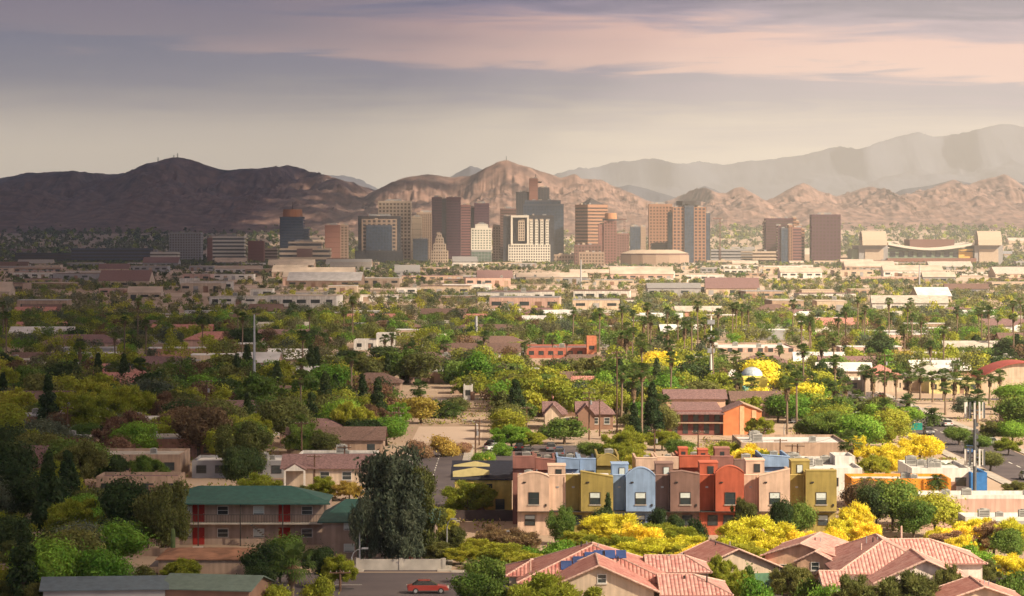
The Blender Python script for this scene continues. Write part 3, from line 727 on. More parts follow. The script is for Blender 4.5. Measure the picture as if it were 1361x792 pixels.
FB('flat_house', 'grey-roofed house right of the white one', 'house', 396, 500, 604, 492, 10, M_white, M_grey, nwin=4, acs=2)
FB('flat_house', 'plum-roofed flat house at left', 'house', 128, 238, 633, 432, 8, M_tan, M_shing2, nwin=4)
FB('flat_house', 'tan flat house behind the plum-roofed one', 'house', 60, 240, 604, 470, 14, M_tan, M_conc, nwin=6, acs=3)
FB('hall', 'pale flat-roofed building between dark trees at left', 'hall', 130, 200, 588, 530, 14, M_white, M_wroof, nwin=3)
FB('hall', 'white walled hall among trees left of center', 'hall', 537, 592, 512, 800, 16, M_white, nwin=4, acs=2)
FB('white_tower_block', 'narrow white block among green trees', 'tower block', 616, 628, 512, 700, 8, M_white, nwin=1)
FB('church_hall', 'white stepped church hall', 'hall', 470, 500, 452, 1020, 18, M_white, nwin=2)
FB('church_tower', 'tall white block beside the church hall', 'hall', 500, 524, 443, 1030, 14, M_white, nwin=0)
FB('school_block', 'pink flat school building right of center', 'school', 950, 1058, 462, 1000, 40, M_pinkw, nwin=8, acs=4)
FB('school_block', 'brick-red school building with plum roof', 'school', 700, 790, 462, 950, 30, mat('brick_red_wall', (.40,.13,.09)), M_shing2, nwin=7, acs=2)
FB('bell_tower', 'square red brick tower by the red school', 'tower', 780, 793, 447, 945, 8, mat('brick_orange_wall', (.50,.18,.10)), nwin=1)
FB('community_building', 'cream community building behind the palms', 'hall', 1130, 1200, 505, 745, 22, M_cream, nwin=6, acs=3)
FB('community_building', 'cream flat building with yellow wall', 'hall', 1235, 1300, 505, 730, 22, mat('pale_yellow_stucco', (.62,.53,.25)), nwin=5, acs=2)
FB('yellow_shop', 'bright yellow shop under the silver dome', 'shop', 988, 1020, 502, 690, 10, mat('bright_yellow_stucco', (.72,.60,.12)), nwin=2)
FB('teal_shop', 'small teal shop left of the yellow one', 'shop', 990, 1004, 515, 670, 8, mat('teal_stucco', (.20,.45,.38)), nwin=1)
FB('parking_structure', 'long white low building beyond the palms at right', 'building', 1140, 1235, 398, 2300, 40, M_white, acs=0)
FB('blue_warehouse', 'distant blue warehouse left of center', 'warehouse', 540, 575, 394, 2050, 40, mat('blue_cladding', (.10,.17,.32)), M_metal)
FB('long_warehouse', 'long white warehouse with a blue band', 'warehouse', 905, 1000, 381, 2500, 60, M_white, trim=M_bluew)
FB('storage_building', 'pale grey storage building at far right', 'warehouse', 1280, 1370, 385, 2350, 50, M_metal, M_wroof)
for (a, b, c, d) in ((983,1130,580,600,486),(1128,1266,630,650,416),)[:0]: pass
clear(722, 815, 537, 566, 600); clear(900, 1012, 540, 570, 600); clear(985, 1128, 580, 604, 486); clear(1020, 1146, 608, 630, 437)
clear(548, 606, 598, 648, 540); clear(1134, 1264, 634, 648, 416); clear(1212, 1300, 612, 634, 438); clear(1128, 1300, 496, 524, 740)
clear(985, 1022, 490, 508, 690); clear(700, 795, 450, 470, 950); clear(470, 525, 444, 464, 1020); clear(376, 480, 625, 652, 452)
clear(540, 590, 512, 528, 800); clear(612, 630, 512, 548, 700); clear(1282, 1306, 535, 668, 600); clear(1244, 1268, 578, 596, 640); clear(1335, 1361, 604, 626, 560)
clear(255, 380, 612, 626, 470); clear(400, 500, 606, 616, 492); clear(1308, 1361, 498, 520, 740); clear(960, 1058, 452, 472, 1000); clear(548, 640, 580, 598, 610)
clear(600, 682, 605, 640, 440); clear(650, 675, 584, 604, 540); clear(130, 240, 600, 650, 430)
clear(1225, 1361, 650, 672, 392)

# silver dome over the yellow shop
t = thing('dome_building', 'silver domed hall behind the yellow shop', 'hall', X(1003,700), 708)
dm = MB(); n = 20
for i in range(6):
    for k in range(n):
        def P_(i, k):
            a = math.pi/2*i/6; th = 2*math.pi*k/n; return (2.7*math.cos(a)*math.cos(th), 2.7*math.cos(a)*math.sin(th), 5.6+2.2*math.sin(a))
        dm.poly([P_(i, k), P_(i, k+1), P_(i+1, k+1), P_(i+1, k)])
dm.build('dome', mat('silver_dome', (.45,.52,.60), rough=.4, metal=.3), t)
MB().tube((0,0,0), (0,0,5.6), 2.7, n=20).build('wall', M_white, t)

# orange-ended apartment complex
M_brick = mat('orange_brick', (.58,.20,.085), var=.12, scale=.6)
t = thing('brick_apartments', 'plum-roofed apartments with a bright orange brick end wall', 'apartment block', X(955,575), 580)
sx = lambda p: X(p, 575)-X(955, 575)
MB().box(sx(888), sx(960), -6, 8, 0, 4.9).build('wall', mat('dark_red_brick', (.20,.07,.06)), t)
MB().slab([(sx(886), -7.5, 4.4), (sx(962), -7.5, 4.4), (sx(955), 1, 6.3), (sx(896), 1, 6.3)], .2).build('roof', M_shing2, t)
e = MB().xz([(sx(960.3), 0), (sx(1011), 0), (sx(1011), 4.9), (sx(985), 6.4), (sx(960.3), 4.7)], -7.2, 3)
eo = e.build('end_wall', M_brick, t)
for p in (982, 998): MB().box(sx(p), sx(p)+.9, -7.3, -7.203, .2, 5.9 if p == 982 else 5.1).build('pilaster', mat('pale_orange_render', (.70,.38,.22)), eo)
MB().slab([(sx(959), -7.5, 4.75), (sx(986), -7.5, 6.5), (sx(986), 3.2, 6.5), (sx(959), 3.2, 4.75)], .15).build('roof', M_shing2, t)
MB().slab([(sx(1012), -7.5, 5.0), (sx(986.2), -7.5, 6.5), (sx(986.2), 3.2, 6.5), (sx(1012), 3.2, 5.0)], .15).build('roof', M_tan, t)
for k in range(5):
    MB().box(sx(893+k*14), sx(900+k*14), -6.06, -6.003, 2.8, 4.4).build('window', M_pane, t)
    MB().box(sx(893+k*14), sx(900+k*14), -6.06, -6.003, .3, 2.2).build('window', M_pane, t)
MB().box(sx(888), sx(960), -7.2, -6.003, 2.4, 2.6).build('balcony', M_tan, t)
lm('the orange brick apartments', 955, 575, 5)
t = tiled_house('brick_apartments', 'rear plum-roofed apartment wing behind the orange end wall', 'apartment block', X(924,610), 616, 0, [
    dict(b=(-6.2, 6.5, -5, 5, 5.3, 6.9, 'x'), o=.5)], mat('salmon_wall', (.55,.35,.25)), M_shing2, None)
for i, (p0, p1, lab) in enumerate(((724, 752, 'plum-roofed house with white gable edge, left of the pair'), (768, 815, 'plum-roofed house with dark walls, right of the pair'))):
    xx = X((p0+p1)/2, 590)
    a = X(p1, 590)-xx
    t = tiled_house('ranch_house', lab, 'house', xx, 596, 0, [dict(b=(-a, a, -5, 6, 3.3, 5.4, 'x'), hl=0, hr=2, o=.5), dict(b=(-a, -a+3.4, -7, 2, 3.3, 5.2, 'y'), o=.4)], (M_cream, M_brown)[i], M_shing2, None)
    for q in (0, 2.4): win(t, q, -5, 1.8, 1.1, 1.2, frame=M_wframe)
lm('the red school', 745, 950, 5); lm('the pink school', 1004, 1000, 5); lm('the brown warehouse', 1055, 486, 4); lm('the orange-walled shop', 1198, 416, 4); lm('the yellow dome shop', 1004, 690, 5); lm('the white church hall', 497, 1020, 5); lm('the pink-walled building', 1290, 386, 4); lm('the pair of plum-roofed houses', 768, 590, 4)
# cream pavilion with pyramid roof, red-capped kiosk, red barrel roof
t = tiled_house('pavilion', 'white pyramid-roofed pavilion beyond the palms', 'pavilion', X(1243,740), 752, 0, [dict(b=(-5.6, 5.6, -5.6, 5.6, 3.9, 6.3, 'x'), hl=5.5, hr=5.5, o=1)], M_cream, M_conc, None)
lm('the white pyramid-roofed pavilion', 1243, 745, 5)
t = tiled_house('kiosk', 'cream building with pointed red roof', 'building', X(1174,735), 742, 0, [dict(b=(-4.5, 4.5, -4.5, 4.5, 4.6, 6.8, 'x'), hl=4.4, hr=4.4, o=.5)], M_cream, M_tile, None)
lm('the pointed red-roofed building', 1174, 735, 5)
t = thing('barrel_roof_hall', 'hall with curved red roof at the right edge', 'hall', X(1362,735), 745)
pts = [(-11+22*k/16, 3.6+4*math.sin(math.pi*k/16)**.8) for k in range(17)]
MB().box(-10.8, 10.8, -8, 8, 0, 3.58).build('wall', M_cream, t)
g = MB().xz([(-10.8, 3.6)]+[(p[0]*.97, p[1]-.1) for p in pts[1:-1]][::1]+[(10.8, 3.6)], -8.0, -7.8); g.build('gable_wall', M_cream, t)
r = MB()
for p, q in zip(pts[:-1], pts[1:]): r.slab([(p[0], -8.8, p[1]+.1), (q[0], -8.8, q[1]+.1), (q[0], 8.8, q[1]+.1), (p[0], 8.8, p[1]+.1)], .2)
r.build('roof', mat('red_metal_roof', (.36,.08,.07)), t)
lm('the curved red-roofed hall', 1345, 735, 5)
# low sheds bottom left
t = tiled_house('shed', 'rusty brown shallow-roofed shed at bottom left', 'shed', X(275,330), 334, 0, [dict(b=(-5.5, 5, -5, 6, 2.3, 3.0, 'x'), hl=2, hr=2, o=.3)], M_tan, mat('rust_roof', (.26,.13,.08), var=.3, scale=.6), None)
t = tiled_house('shed', 'grey-green roofed shed at the bottom edge left of the fan palm', 'shed', X(285,300), 300, R(-12), [dict(b=(-4.5, 5, -4, 4, 2.9, 3.9, 'x'), o=.4)], M_brown, mat('grey_green_roof', (.12,.16,.14)), None)
t = tiled_house('shed', 'dark blue-grey roofed shed in the bottom left corner', 'shed', X(150,300), 300, R(6), [dict(b=(-7, 5.5, -4, 4, 2.9, 3.7, 'x'), o=.4)], M_grey, mat('slate_roof', (.10,.13,.16)), None)
lm('the bottom left sheds', 240, 320, 3)

# ------------------------------------------------------------------ downtown towers
GLS = {'blue': glass_mat('tower_glass_blue', (.04,.065,.11)), 'dark': glass_mat('tower_glass_dark', (.035,.04,.055)), 'purple': glass_mat('tower_glass_purple', (.055,.03,.05)),
       'green': glass_mat('tower_glass_green', (.09,.14,.12)), 'brown': glass_mat('tower_glass_brown', (.07,.045,.035))}
FW = {'dkblue': mat('facade_slate', (.075,.085,.115)), 'cream': mat('facade_cream', (.43,.34,.27)), 'brick': mat('facade_brick', (.21,.10,.08)), 'purple': mat('facade_aubergine', (.085,.038,.055)),
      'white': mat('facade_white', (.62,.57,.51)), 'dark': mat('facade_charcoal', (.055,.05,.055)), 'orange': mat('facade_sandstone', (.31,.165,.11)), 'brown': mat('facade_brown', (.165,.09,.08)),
      'tan': mat('facade_tan', (.31,.22,.17)), 'grey': mat('facade_grey', (.28,.27,.28)), 'rose': mat('facade_rose', (.22,.105,.095)), 'copper': mat('facade_copper', (.42,.20,.11))}
def block(t, x0, x1, y0, y1, z0, z1, wallm, glassm, style='grid', fh=4.6, cw=5.0, top=3.0, sides=True, crown=True):
    """one rectangular block of a tower: glazed floors behind a facade grid standing proud of them"""
    n = max(1, int((z1-top-z0)/fh)); fh = (z1-top-z0)/n
    frame = MB(); p = .45
    for k in range(n):
        g = MB().box(x0, x1, y0, y1, z0+k*fh+.01, z0+(k+1)*fh-.01); g.build('window_band', glassm, t)
        sp = {'grid': .42, 'band': .5, 'curtain': .10, 'solid': .95, 'vert': .12}[style]*fh
        frame.box(x0-p, x1+p, y0-p, y1+p, z0+k*fh, z0+k*fh+sp)
    frame.box(x0-p, x1+p, y0-p, y1+p, z1-top, z1)
    if style in ('grid', 'vert', 'curtain'):
        w = {'grid': .42, 'vert': .5, 'curtain': .10}[style]
        nc = max(2, round((x1-x0)/cw)); c = (x1-x0)/nc
        for k in range(nc+1):
            xx = x0+k*c; hw = c*w/2
            frame.box(max(x0-p, xx-hw), min(x1+p, xx+hw), y0-p+.08, y0-.02, z0, z1-top)
        nc = max(2, round((y1-y0)/cw)); c = (y1-y0)/nc
        for k in range(nc+1):
            yy = y0+k*c; hw = c*w/2
            for xs in ((x0-p+.08, x0-.02), (x1+.02, x1+p-.08)): frame.box(xs[0], xs[1], max(y0-p+.1, yy-hw), min(y1+p-.1, yy+hw), z0, z1-top)
    frame.build('facade', wallm, t)
    for k in range(3):
        cx_ = x0+(x1-x0)*(.15+.7*((k*.37+x1*.013) % 1)); s_ = 1.5+((k*1.7+abs(x0)) % 2)
        MB().box(cx_-s_, cx_+s_, y0+3+k*2, y0+6+k*2, z1+.02, z1+1.2+((k+abs(x1)) % 1.6)).build('roof_unit', FW['grey' if k else 'cream'], t)
    if crown:
        c = MB().box(x0+(x1-x0)*.25, x0+(x1-x0)*.7, y0+(y1-y0)*.3, y0+(y1-y0)*.7, z1+.02, z1+3.5); c.build('plant_room', FW['grey'], t)
def tower(label, cpx, D, rz=0, name='office_tower', cat='office tower'):
    return thing(name, label, cat, X(cpx, D), D, 0, rz, 'downtown skyline towers')
def simple(label, p0, p1, yt, D, wall, glass, style='grid', depth=None, z0=0, **k):
    t = tower(label, (p0+p1)/2, D); a = X(p1, D)-X((p0+p1)/2, D); d = depth or min(2*a, 34)
    block(t, -a, a, 0, d, z0, Z(yt, D), FW[wall], GLS[glass], style, **k); return t
Zs = lambda y, D=5000: Z(y, D)
# 1 slate tower with round copper crown
t = tower('slate tower with round copper-coloured crown', 388, 5000); s = 5000/F
block(t, -16*s, 15*s, 0, 34, 0, Zs(288), FW['dkblue'], GLS['blue'], 'band'); block(t, 15.6*s, 22*s, 4, 30, 0, Zs(304), FW['dkblue'], GLS['blue'], 'band', crown=False)
MB().tube((0, 17, Zs(288)), (0, 17, Zs(278)), 13.5*s, 12.5*s, 20).build('crown', FW['copper'], t); MB().tube((0, 17, Zs(278)), (0, 17, Zs(268)), .6, .2).build('antenna', M_dark, t)
simple('low brick block beside the white banded clinic', 330, 350, 320, 4900, 'brick', 'brown', 'solid', crown=False)
t = tower('white banded mid-rise with brick end', 303, 4950)
block(t, -20*s, 21*s, 0, 30, 0, Z(314, 4950), FW['white'], GLS['dark'], 'band', fh=6); block(t, -27*s, -20.6*s, 0, 30, 0, Z(316, 4950), FW['brick'], GLS['brown'], 'solid', crown=False)
t = tower('wide cream courthouse with banded windows', 405, 4800)
block(t, -32*s, 32*s, 0, 40, 0, Z(330, 4800), FW['cream'], GLS['dark'], 'band', fh=6, crown=False); block(t, -21*s, 21*s, 6, 34, Z(330, 4800), Z(321, 4800), FW['cream'], GLS['dark'], 'band', fh=6)
MB().box(-10*s, 10*s, -.9, -.6, 12, 26).build('entrance_panel', FW['brown'], t)
t = tower('plain brick slab tower left of the dark framed one', 447, 5050)
block(t, -15*s, 5*s, 0, 30, 0, Z(299, 5050), FW['brick'], GLS['brown'], 'solid', fh=8); block(t, 5.6*s, 15*s, 4, 30, 0, Z(299, 5050), FW['tan'], GLS['brown'], 'grid', crown=False)
t = tower('dark-framed tower with pale window grid and wide dark base', 504, 4800)
q = 4800/F
block(t, -28*q, 28*q, 4, 34, 0, Z(287, 4800), FW['dark'], GLS['dark'], 'curtain', top=4); block(t, -23*q, 23*q, -1, 3.4, 0, Z(291, 4800), FW['tan'], GLS['dark'], 'grid', fh=6, cw=8, top=2, crown=False)
block(t, -17*q, 17*q, -4, -1.6, 0, Z(299, 4800), FW['dkblue'], GLS['blue'], 'curtain', crown=False); block(t, -32*q, 32*q, -7, -4.6, 0, Z(333, 4800), FW['dark'], GLS['dark'], 'curtain', crown=False)
simple('tall pale tower of small square windows', 503, 546, 267, 5150, 'cream', 'brown', 'grid', fh=6, cw=6.5, top=4)
simple('thin tan slab behind the pale gridded tower', 547, 560, 288, 5200, 'cream', 'brown', 'solid', fh=9)
simple('broad tan slab left of the aubergine tower', 554, 576, 282, 5300, 'tan', 'brown', 'vert', cw=4)
simple('low dark glass block left of the aubergine tower', 549, 568, 317, 5000, 'dkblue', 'blue', 'curtain', crown=False)
t = tower('tallest aubergine tower with a dark central slot', 593, 5050); q = 5050/F
block(t, -19*q, -6*q, 0, 40, 0, Z(262, 5050), FW['purple'], GLS['purple'], 'band', top=4); block(t, -5.4*q, 0*q, 3, 38, 0, Z(264, 5050), FW['dark'], GLS['dark'], 'curtain', top=2, crown=False)
block(t, .6*q, 19*q, 0, 40, 0, Z(262, 5050), FW['purple'], GLS['purple'], 'band', top=6, crown=False)
t = tower('second aubergine tower, lower and stepped', 632, 5080); q = 5080/F
block(t, -19*q, -7*q, 0, 36, 0, Z(272, 5080), FW['rose'], GLS['purple'], 'band', top=4, crown=False); block(t, -6.4*q, -2*q, 4, 34, 0, Z(276, 5080), FW['dark'], GLS['dark'], 'curtain', crown=False)
block(t, -1.4*q, 18*q, 0, 36, 0, Z(270, 5080), FW['purple'], GLS['purple'], 'band', top=4)
t = tower('small white stepped art-deco tower', 584, 4700); q = 4700/F
for (hw, yt, z0) in ((11, 333, 350), (8, 324, 333), (5, 316, 324), (2.5, 311, 316)):
    block(t, -hw*q, hw*q, 11-hw*q if hw > 9 else 14-hw*q, 14+hw*q, max(0, Z(z0, 4700)), Z(yt, 4700), FW['cream'], GLS['brown'], 'grid', fh=4, cw=4, top=1.5, crown=False)
t = tower('white tower with rounded shoulders and dark base', 640, 4750); q = 4750/F
block(t, -13.5*q, 13*q, 0, 26, Z(332, 4750), Z(303, 4750), FW['white'], GLS['green'], 'grid', fh=4, crown=False); block(t, -8*q, 8*q, 3, 22, Z(303, 4750), Z(298, 4750), FW['white'], GLS['green'], 'solid', top=2)
block(t, -13*q, 13*q, -1, 26, 0, Z(332, 4750)-.05, FW['grey'], GLS['green'], 'curtain', crown=False)
simple('brown slab tower at the left of the big glass tower', 665, 686, 277, 5150, 'brown', 'brown', 'band')
t = tower('broad blue glass tower with dark stepped roofline', 722, 5050); q = 5050/F
block(t, -26*q, 27*q, 0, 36, 0, Z(271, 5050), FW['dkblue'], GLS['blue'], 'curtain', top=3, crown=False); block(t, -24*q, 23*q, 1, 34, Z(271, 5050), Z(266, 5050), FW['dkblue'], GLS['blue'], 'curtain', crown=False)
t = tower('tallest brown-cored tower with dark side slabs', 708, 5250); q = 5250/F
block(t, -22*q, -5*q, 0, 30, 0, Z(255, 5250), FW['dark'], GLS['dark'], 'vert', top=3, crown=False); block(t, 7*q, 22*q, 0, 30, 0, Z(249, 5250), FW['dark'], GLS['dark'], 'vert', top=3, crown=False)
block(t, -4.4*q, 6.4*q, -3, 30, 0, Z(237, 5250), FW['brick'], GLS['brown'], 'solid', top=4, fh=9, crown=False)
MB().box(6.5*q, 12*q, 6, 10, Z(243, 5250), Z(241, 5250)).build('roof_arm', M_dark, t); MB().tube((4*q, 6, Z(237, 5250)), (4*q, 6, Z(231, 5250)), .8, .3).build('antenna', M_dark, t)
t = tower('white gridded hotel slab with a bright square frame', 703, 4750); q = 4750/F
block(t, -34*q, -25*q, 3, 30, 0, Z(287, 4750), FW['dark'], GLS['dark'], 'curtain', crown=False); block(t, -24*q, 33*q, 6, 30, 0, Z(286, 4750), FW['dark'], GLS['dark'], 'curtain', crown=False)
block(t, -27*q, 28*q, 0, 5.4, 0, Z(325, 4750), FW['white'], GLS['dark'], 'grid', fh=4, cw=4, top=1, crown=False)
for k in range(4): block(t, (1.5+k*7)*q, (5+k*7)*q, 0, 5.4, Z(325, 4750)+.05, Z(293, 4750), FW['white'], GLS['dark'], 'grid', fh=4, cw=2.4, top=1, crown=False)
fr = MB(); fr.box(-24*q, 0, -2, 3, Z(289, 4750), Z(286, 4750)); fr.box(-24*q, 0, -2, 3, Z(326, 4750), Z(324, 4750)); fr.box(-24*q, -21.5*q, -2, 3, Z(323.9, 4750), Z(289.1, 4750)); fr.box(-2.5*q, 0, -2, 3, Z(323.9, 4750), Z(289.1, 4750)); fr.build('square_frame', FW['white'], t)
block(t, -14*q, -6*q, -1, 2, Z(320, 4750), Z(293, 4750), FW['cream'], GLS['dark'], 'grid', fh=4, cw=3, crown=False)
# pointed-cap tower turned to show its lit right face
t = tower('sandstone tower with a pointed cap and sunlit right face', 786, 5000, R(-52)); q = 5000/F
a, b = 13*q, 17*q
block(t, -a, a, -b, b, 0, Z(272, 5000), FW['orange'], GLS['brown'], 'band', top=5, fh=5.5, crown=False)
cp = MB(); zc = Z(272, 5000)
for u, v in (((-a,-b),(a,-b)), ((a,-b),(a,b)), ((a,b),(-a,b)), ((-a,b),(-a,-b))): cp.poly([(u[0]*.8,u[1]*.8,zc), (v[0]*.8,v[1]*.8,zc), (0,0,Z(263,5000))])
cp.build('pyramid_cap', FW['dark'], t)
t = tower('brown tower with round copper drum on top', 811, 4850); q = 4850/F
block(t, -8*q, 8*q, 0, 22, 0, Z(293, 4850), FW['rose'], GLS['brown'], 'grid', crown=False); block(t, -15*q, -8.6*q, 2, 22, 0, Z(298, 4850), FW['rose'], GLS['brown'], 'solid', crown=False)
MB().tube((1*q, 11, Z(293, 4850)), (1*q, 11, Z(291, 4850)), 11*q, 11*q, 24).build('drum_rim', FW['dark'], t); MB().tube((1*q, 11, Z(291, 4850)), (1*q, 11, Z(283, 4850)), 8.5*q, 7.5*q, 24).build('drum', FW['copper'], t)
simple('brown low-rise under the pointed-cap tower', 764, 799, 325, 4500, 'brown', 'brown', 'grid', crown=False)
simple('tan ornate low-rise in front of the brown one', 770, 803, 335, 4350, 'tan', 'brown', 'grid', crown=False, fh=4)
simple('small bluish glass building with pale side', 838, 851, 301, 5400, 'dkblue', 'blue', 'curtain')
simple('pale slab beside the small bluish building', 852, 858, 301, 5400, 'tan', 'brown', 'solid', crown=False)
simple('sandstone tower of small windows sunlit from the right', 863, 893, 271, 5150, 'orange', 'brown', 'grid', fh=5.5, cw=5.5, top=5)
simple('dark low block at the foot of the sandstone tower', 866, 890, 323, 4900, 'dark', 'dark', 'band', crown=False)
t = tower('octagonal-topped tower with dark glass centre and sandstone window grid', 916, 4850); q = 4850/F
block(t, -27*q, -22*q, 8, 38, 0, Z(283, 4850), FW['dkblue'], GLS['blue'], 'curtain', crown=False); block(t, 22.5*q, 28*q, 8, 38, 0, Z(283, 4850), FW['dkblue'], GLS['blue'], 'curtain', crown=False)
block(t, -21.5*q, -6.5*q, 2, 38, 0, Z(275, 4850), FW['orange'], GLS['dark'], 'grid', fh=5.5, cw=6, top=2, crown=False); block(t, 6.5*q, 22*q, 2, 38, 0, Z(275, 4850), FW['orange'], GLS['dark'], 'grid', fh=5.5, cw=6, top=2, crown=False)
block(t, -6*q, 6*q, -1, 38, 0, Z(273, 4850), FW['dkblue'], GLS['blue'], 'curtain', crown=False)
MB().prism([(-16*q,10),(-9*q,2),(9*q,2),(16*q,10),(16*q,28),(9*q,36),(-9*q,36),(-16*q,28)], Z(273, 4850)+.05, Z(267, 4850)).build('octagonal_crown', FW['dark'], t)
simple('shallow wide dark block right of the octagonal tower', 945, 1000, 331, 5000, 'grey', 'dark', 'band', crown=False)
# the brown pair and its neighbours
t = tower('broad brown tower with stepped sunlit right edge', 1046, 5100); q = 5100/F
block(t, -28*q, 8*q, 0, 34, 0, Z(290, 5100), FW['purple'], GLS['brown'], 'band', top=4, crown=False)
for k in range(4): block(t, (8.6+k*4)*q, (12.4+k*4)*q, k*5, 34, 0, Z(289+k*5, 5100), FW['orange'], GLS['brown'], 'band', fh=5.5, crown=False)  # orange facade stands in for sunlight on the stepped right edge
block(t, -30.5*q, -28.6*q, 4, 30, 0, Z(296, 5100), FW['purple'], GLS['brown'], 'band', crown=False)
t = tower('narrow blue glass tower with tan stripe standing in front', 1050, 4750, 0); q = 4750/F
block(t, -16*q, -12*q, 2, 28, 0, Z(300, 4750), FW['purple'], GLS['purple'], 'band', crown=False); block(t, -11.4*q, -2*q, 0, 28, 0, Z(303, 4750), FW['dkblue'], GLS['blue'], 'curtain', crown=False)
block(t, -1.4*q, 3*q, -1, 28, 0, Z(299, 4750), FW['orange'], GLS['dark'], 'vert', crown=False); block(t, 3.6*q, 15*q, 1, 28, 0, Z(302, 4750), FW['rose'], GLS['purple'], 'band', crown=False)
simple('square aubergine tower right of the brown pair', 1079, 1117, 285, 5050, 'purple', 'brown', 'grid', fh=6, cw=6, top=4, crown=True)
t = tower('long cream convention hall with curved ends', 1052, 5150, name='convention_hall', cat='hall'); q = 5150/F
MB().box(-48*q, 50*q, 0, 60, 0, Z(338, 5150)).build('wall', FW['cream'], t)
r = MB().xz([(-46*q, Z(338, 5150)+.05), (44*q, Z(338, 5150)+.05), (40*q, Z(333, 5150)), (30*q, Z(330, 5150)), (-20*q, Z(329, 5150)), (-40*q, Z(331, 5150))], 4, 56); r.build('roof', FW['white'], t)
t = tower('low domed beige arena', 872, 4600, name='arena', cat='arena'); q = 4600/F
pts = [(math.cos(2*math.pi*k/16), math.sin(2*math.pi*k/16)) for k in range(16)]
MB().prism([(46*q*a, 40+40*b) for a, b in pts], 0, Z(339, 4600)).build('wall', FW['tan'], t)
MB().prism([(45*q*a, 40+39*b) for a, b in pts], Z(339, 4600)+.05, Z(337, 4600)).build('glass_band', FW['brown'], t)
rf = MB()
for k in range(16):
    a, b = pts[k], pts[(k+1) % 16]; z0, z1 = Z(337, 4600)+.1, Z(332, 4600)
    rf.poly([(46*q*a[0], 40+40*a[1], z0), (46*q*b[0], 40+40*b[1], z0), (30*q*b[0], 40+24*b[1], z1), (30*q*a[0], 40+24*a[1], z1)])
rf.poly([(30*q*a, 40+24*b, Z(332, 4600)) for a, b in pts])
rf.build('roof', FW['cream'], t)
# ballpark
t = tower('ballpark with sagging retractable roof between two barrel-topped towers', 1236, 4700, name='ballpark', cat='stadium'); q = 4700/F
zf = lambda y: Z(y, 4700)
M_bg = mat('ballpark_green', (.20,.25,.19)); M_br = FW['cream']; M_gpan = mat('ballpark_panel', (.42,.40,.36))
MB().box(-56*q, 58*q, 0, 160, 0, zf(330)).build('green_wall', M_bg, t)
for k in range(9): MB().box((-53+k*12)*q, (-46+k*12)*q, -.8, -.05, zf(341), zf(334)).build('window', GLS['dark'], t)
MB().box(38*q, 57*q, -1.4, -.82, zf(345), zf(331)).build('sunlit_screen', mat('ballpark_amber_panel', (.70,.42,.12)), t)  # amber-coloured panel at the right of the front wall
MB().box(-58*q, 60*q, -14, -2, 0, zf(343)).build('brick_base', FW['brick'], t)
pts = [(-56*q+114*q*k/20, zf(325.5)-(zf(325.5)-zf(332.5))*math.sin(math.pi*k/20)) for k in range(21)]
rf = MB()
for a, b in zip(pts[:-1], pts[1:]): rf.xz([(a[0], a[1]), (b[0], b[1]), (b[0], b[1]+4), (a[0], a[1]+4)], -6, 150)
rf.build('front_roof_truss', FW['white'], t)
MB().box(-56*q, 58*q, -5, -3.2, zf(334.5), zf(333.2)).build('roof_beam', M_dark, t)
MB().box(-20*q, 40*q, 60, 130, zf(330), zf(318)).build('raised_roof', FW['brown'], t)
for (c0, c1) in ((-95, -56.5), (58.5, 96)):
    MB().box(c0*q, c1*q, -6, 90, 0, zf(326)).build('corner_tower', FW['grey'], t)
    MB().box((c0+(8 if c0 < 0 else 6))*q, (c1-6)*q, -7, -6.05, zf(350), zf(331)).build('wall_panel', M_br, t)
    pr = [(-16+44*k/12, zf(326)+.1+(zf(307)-zf(326))*math.sin(math.pi*k/12)**.7) for k in range(13)]
    bar = MB().yz(pr, (c0+4)*q, (c1-2)*q); bo_ = bar.build('barrel_roof', FW['cream'], t)
    MB().yz([(p_[0]*.9+.6, p_[1]-.6) for p_ in pr[1:-1]], (c0+3)*q, (c0+4)*q-.05).build('arched_window', GLS['dark'], bo_)
MB().box(-104*q, -95.2*q, 0, 60, 0, zf(331)).build('side_wing', M_bg, t)
lm('the ballpark', 1236, 4700, 20)
for (p0, p1, yt, D, w, lab) in ((225, 267, 309, 5300, 'grey', 'hazy grey apartment slab at far left'), (95, 200, 330, 5000, 'dkblue', 'wide dark hall at far left'), (200, 236, 335, 4950, 'white', 'low white hall beside the wide dark one'),
     (20, 95, 336, 5000, 'dark', 'low dark hall near the left edge'), (350, 368, 330, 5200, 'cream', 'small cream block left of the slate tower'),
     (985, 1032, 334, 5000, 'cream', 'low cream block left of the brown pair'), (1100, 1150, 340, 5100, 'cream', 'low cream hall left of the ballpark'), (655, 666, 300, 5300, 'tan', 'thin tan tower behind the palms of the white hotel'),
     (735, 766, 338, 4900, 'tan', 'low tan block right of the blue glass tower'), (598, 626, 345, 4700, 'cream', 'low cream podium under the aubergine tower'),
     (820, 836, 310, 5500, 'rose', 'small rose block behind the copper drum tower'), (940, 990, 346, 4500, 'cream', 'flat cream hall below the octagonal tower'), (1135, 1190, 346, 4600, 'brick', 'brick garage left of the ballpark base')):
    simple(lab, p0, p1, yt, D, w, 'brown', 'grid' if w in ('grey', 'rose', 'tan') else 'band', crown=False)
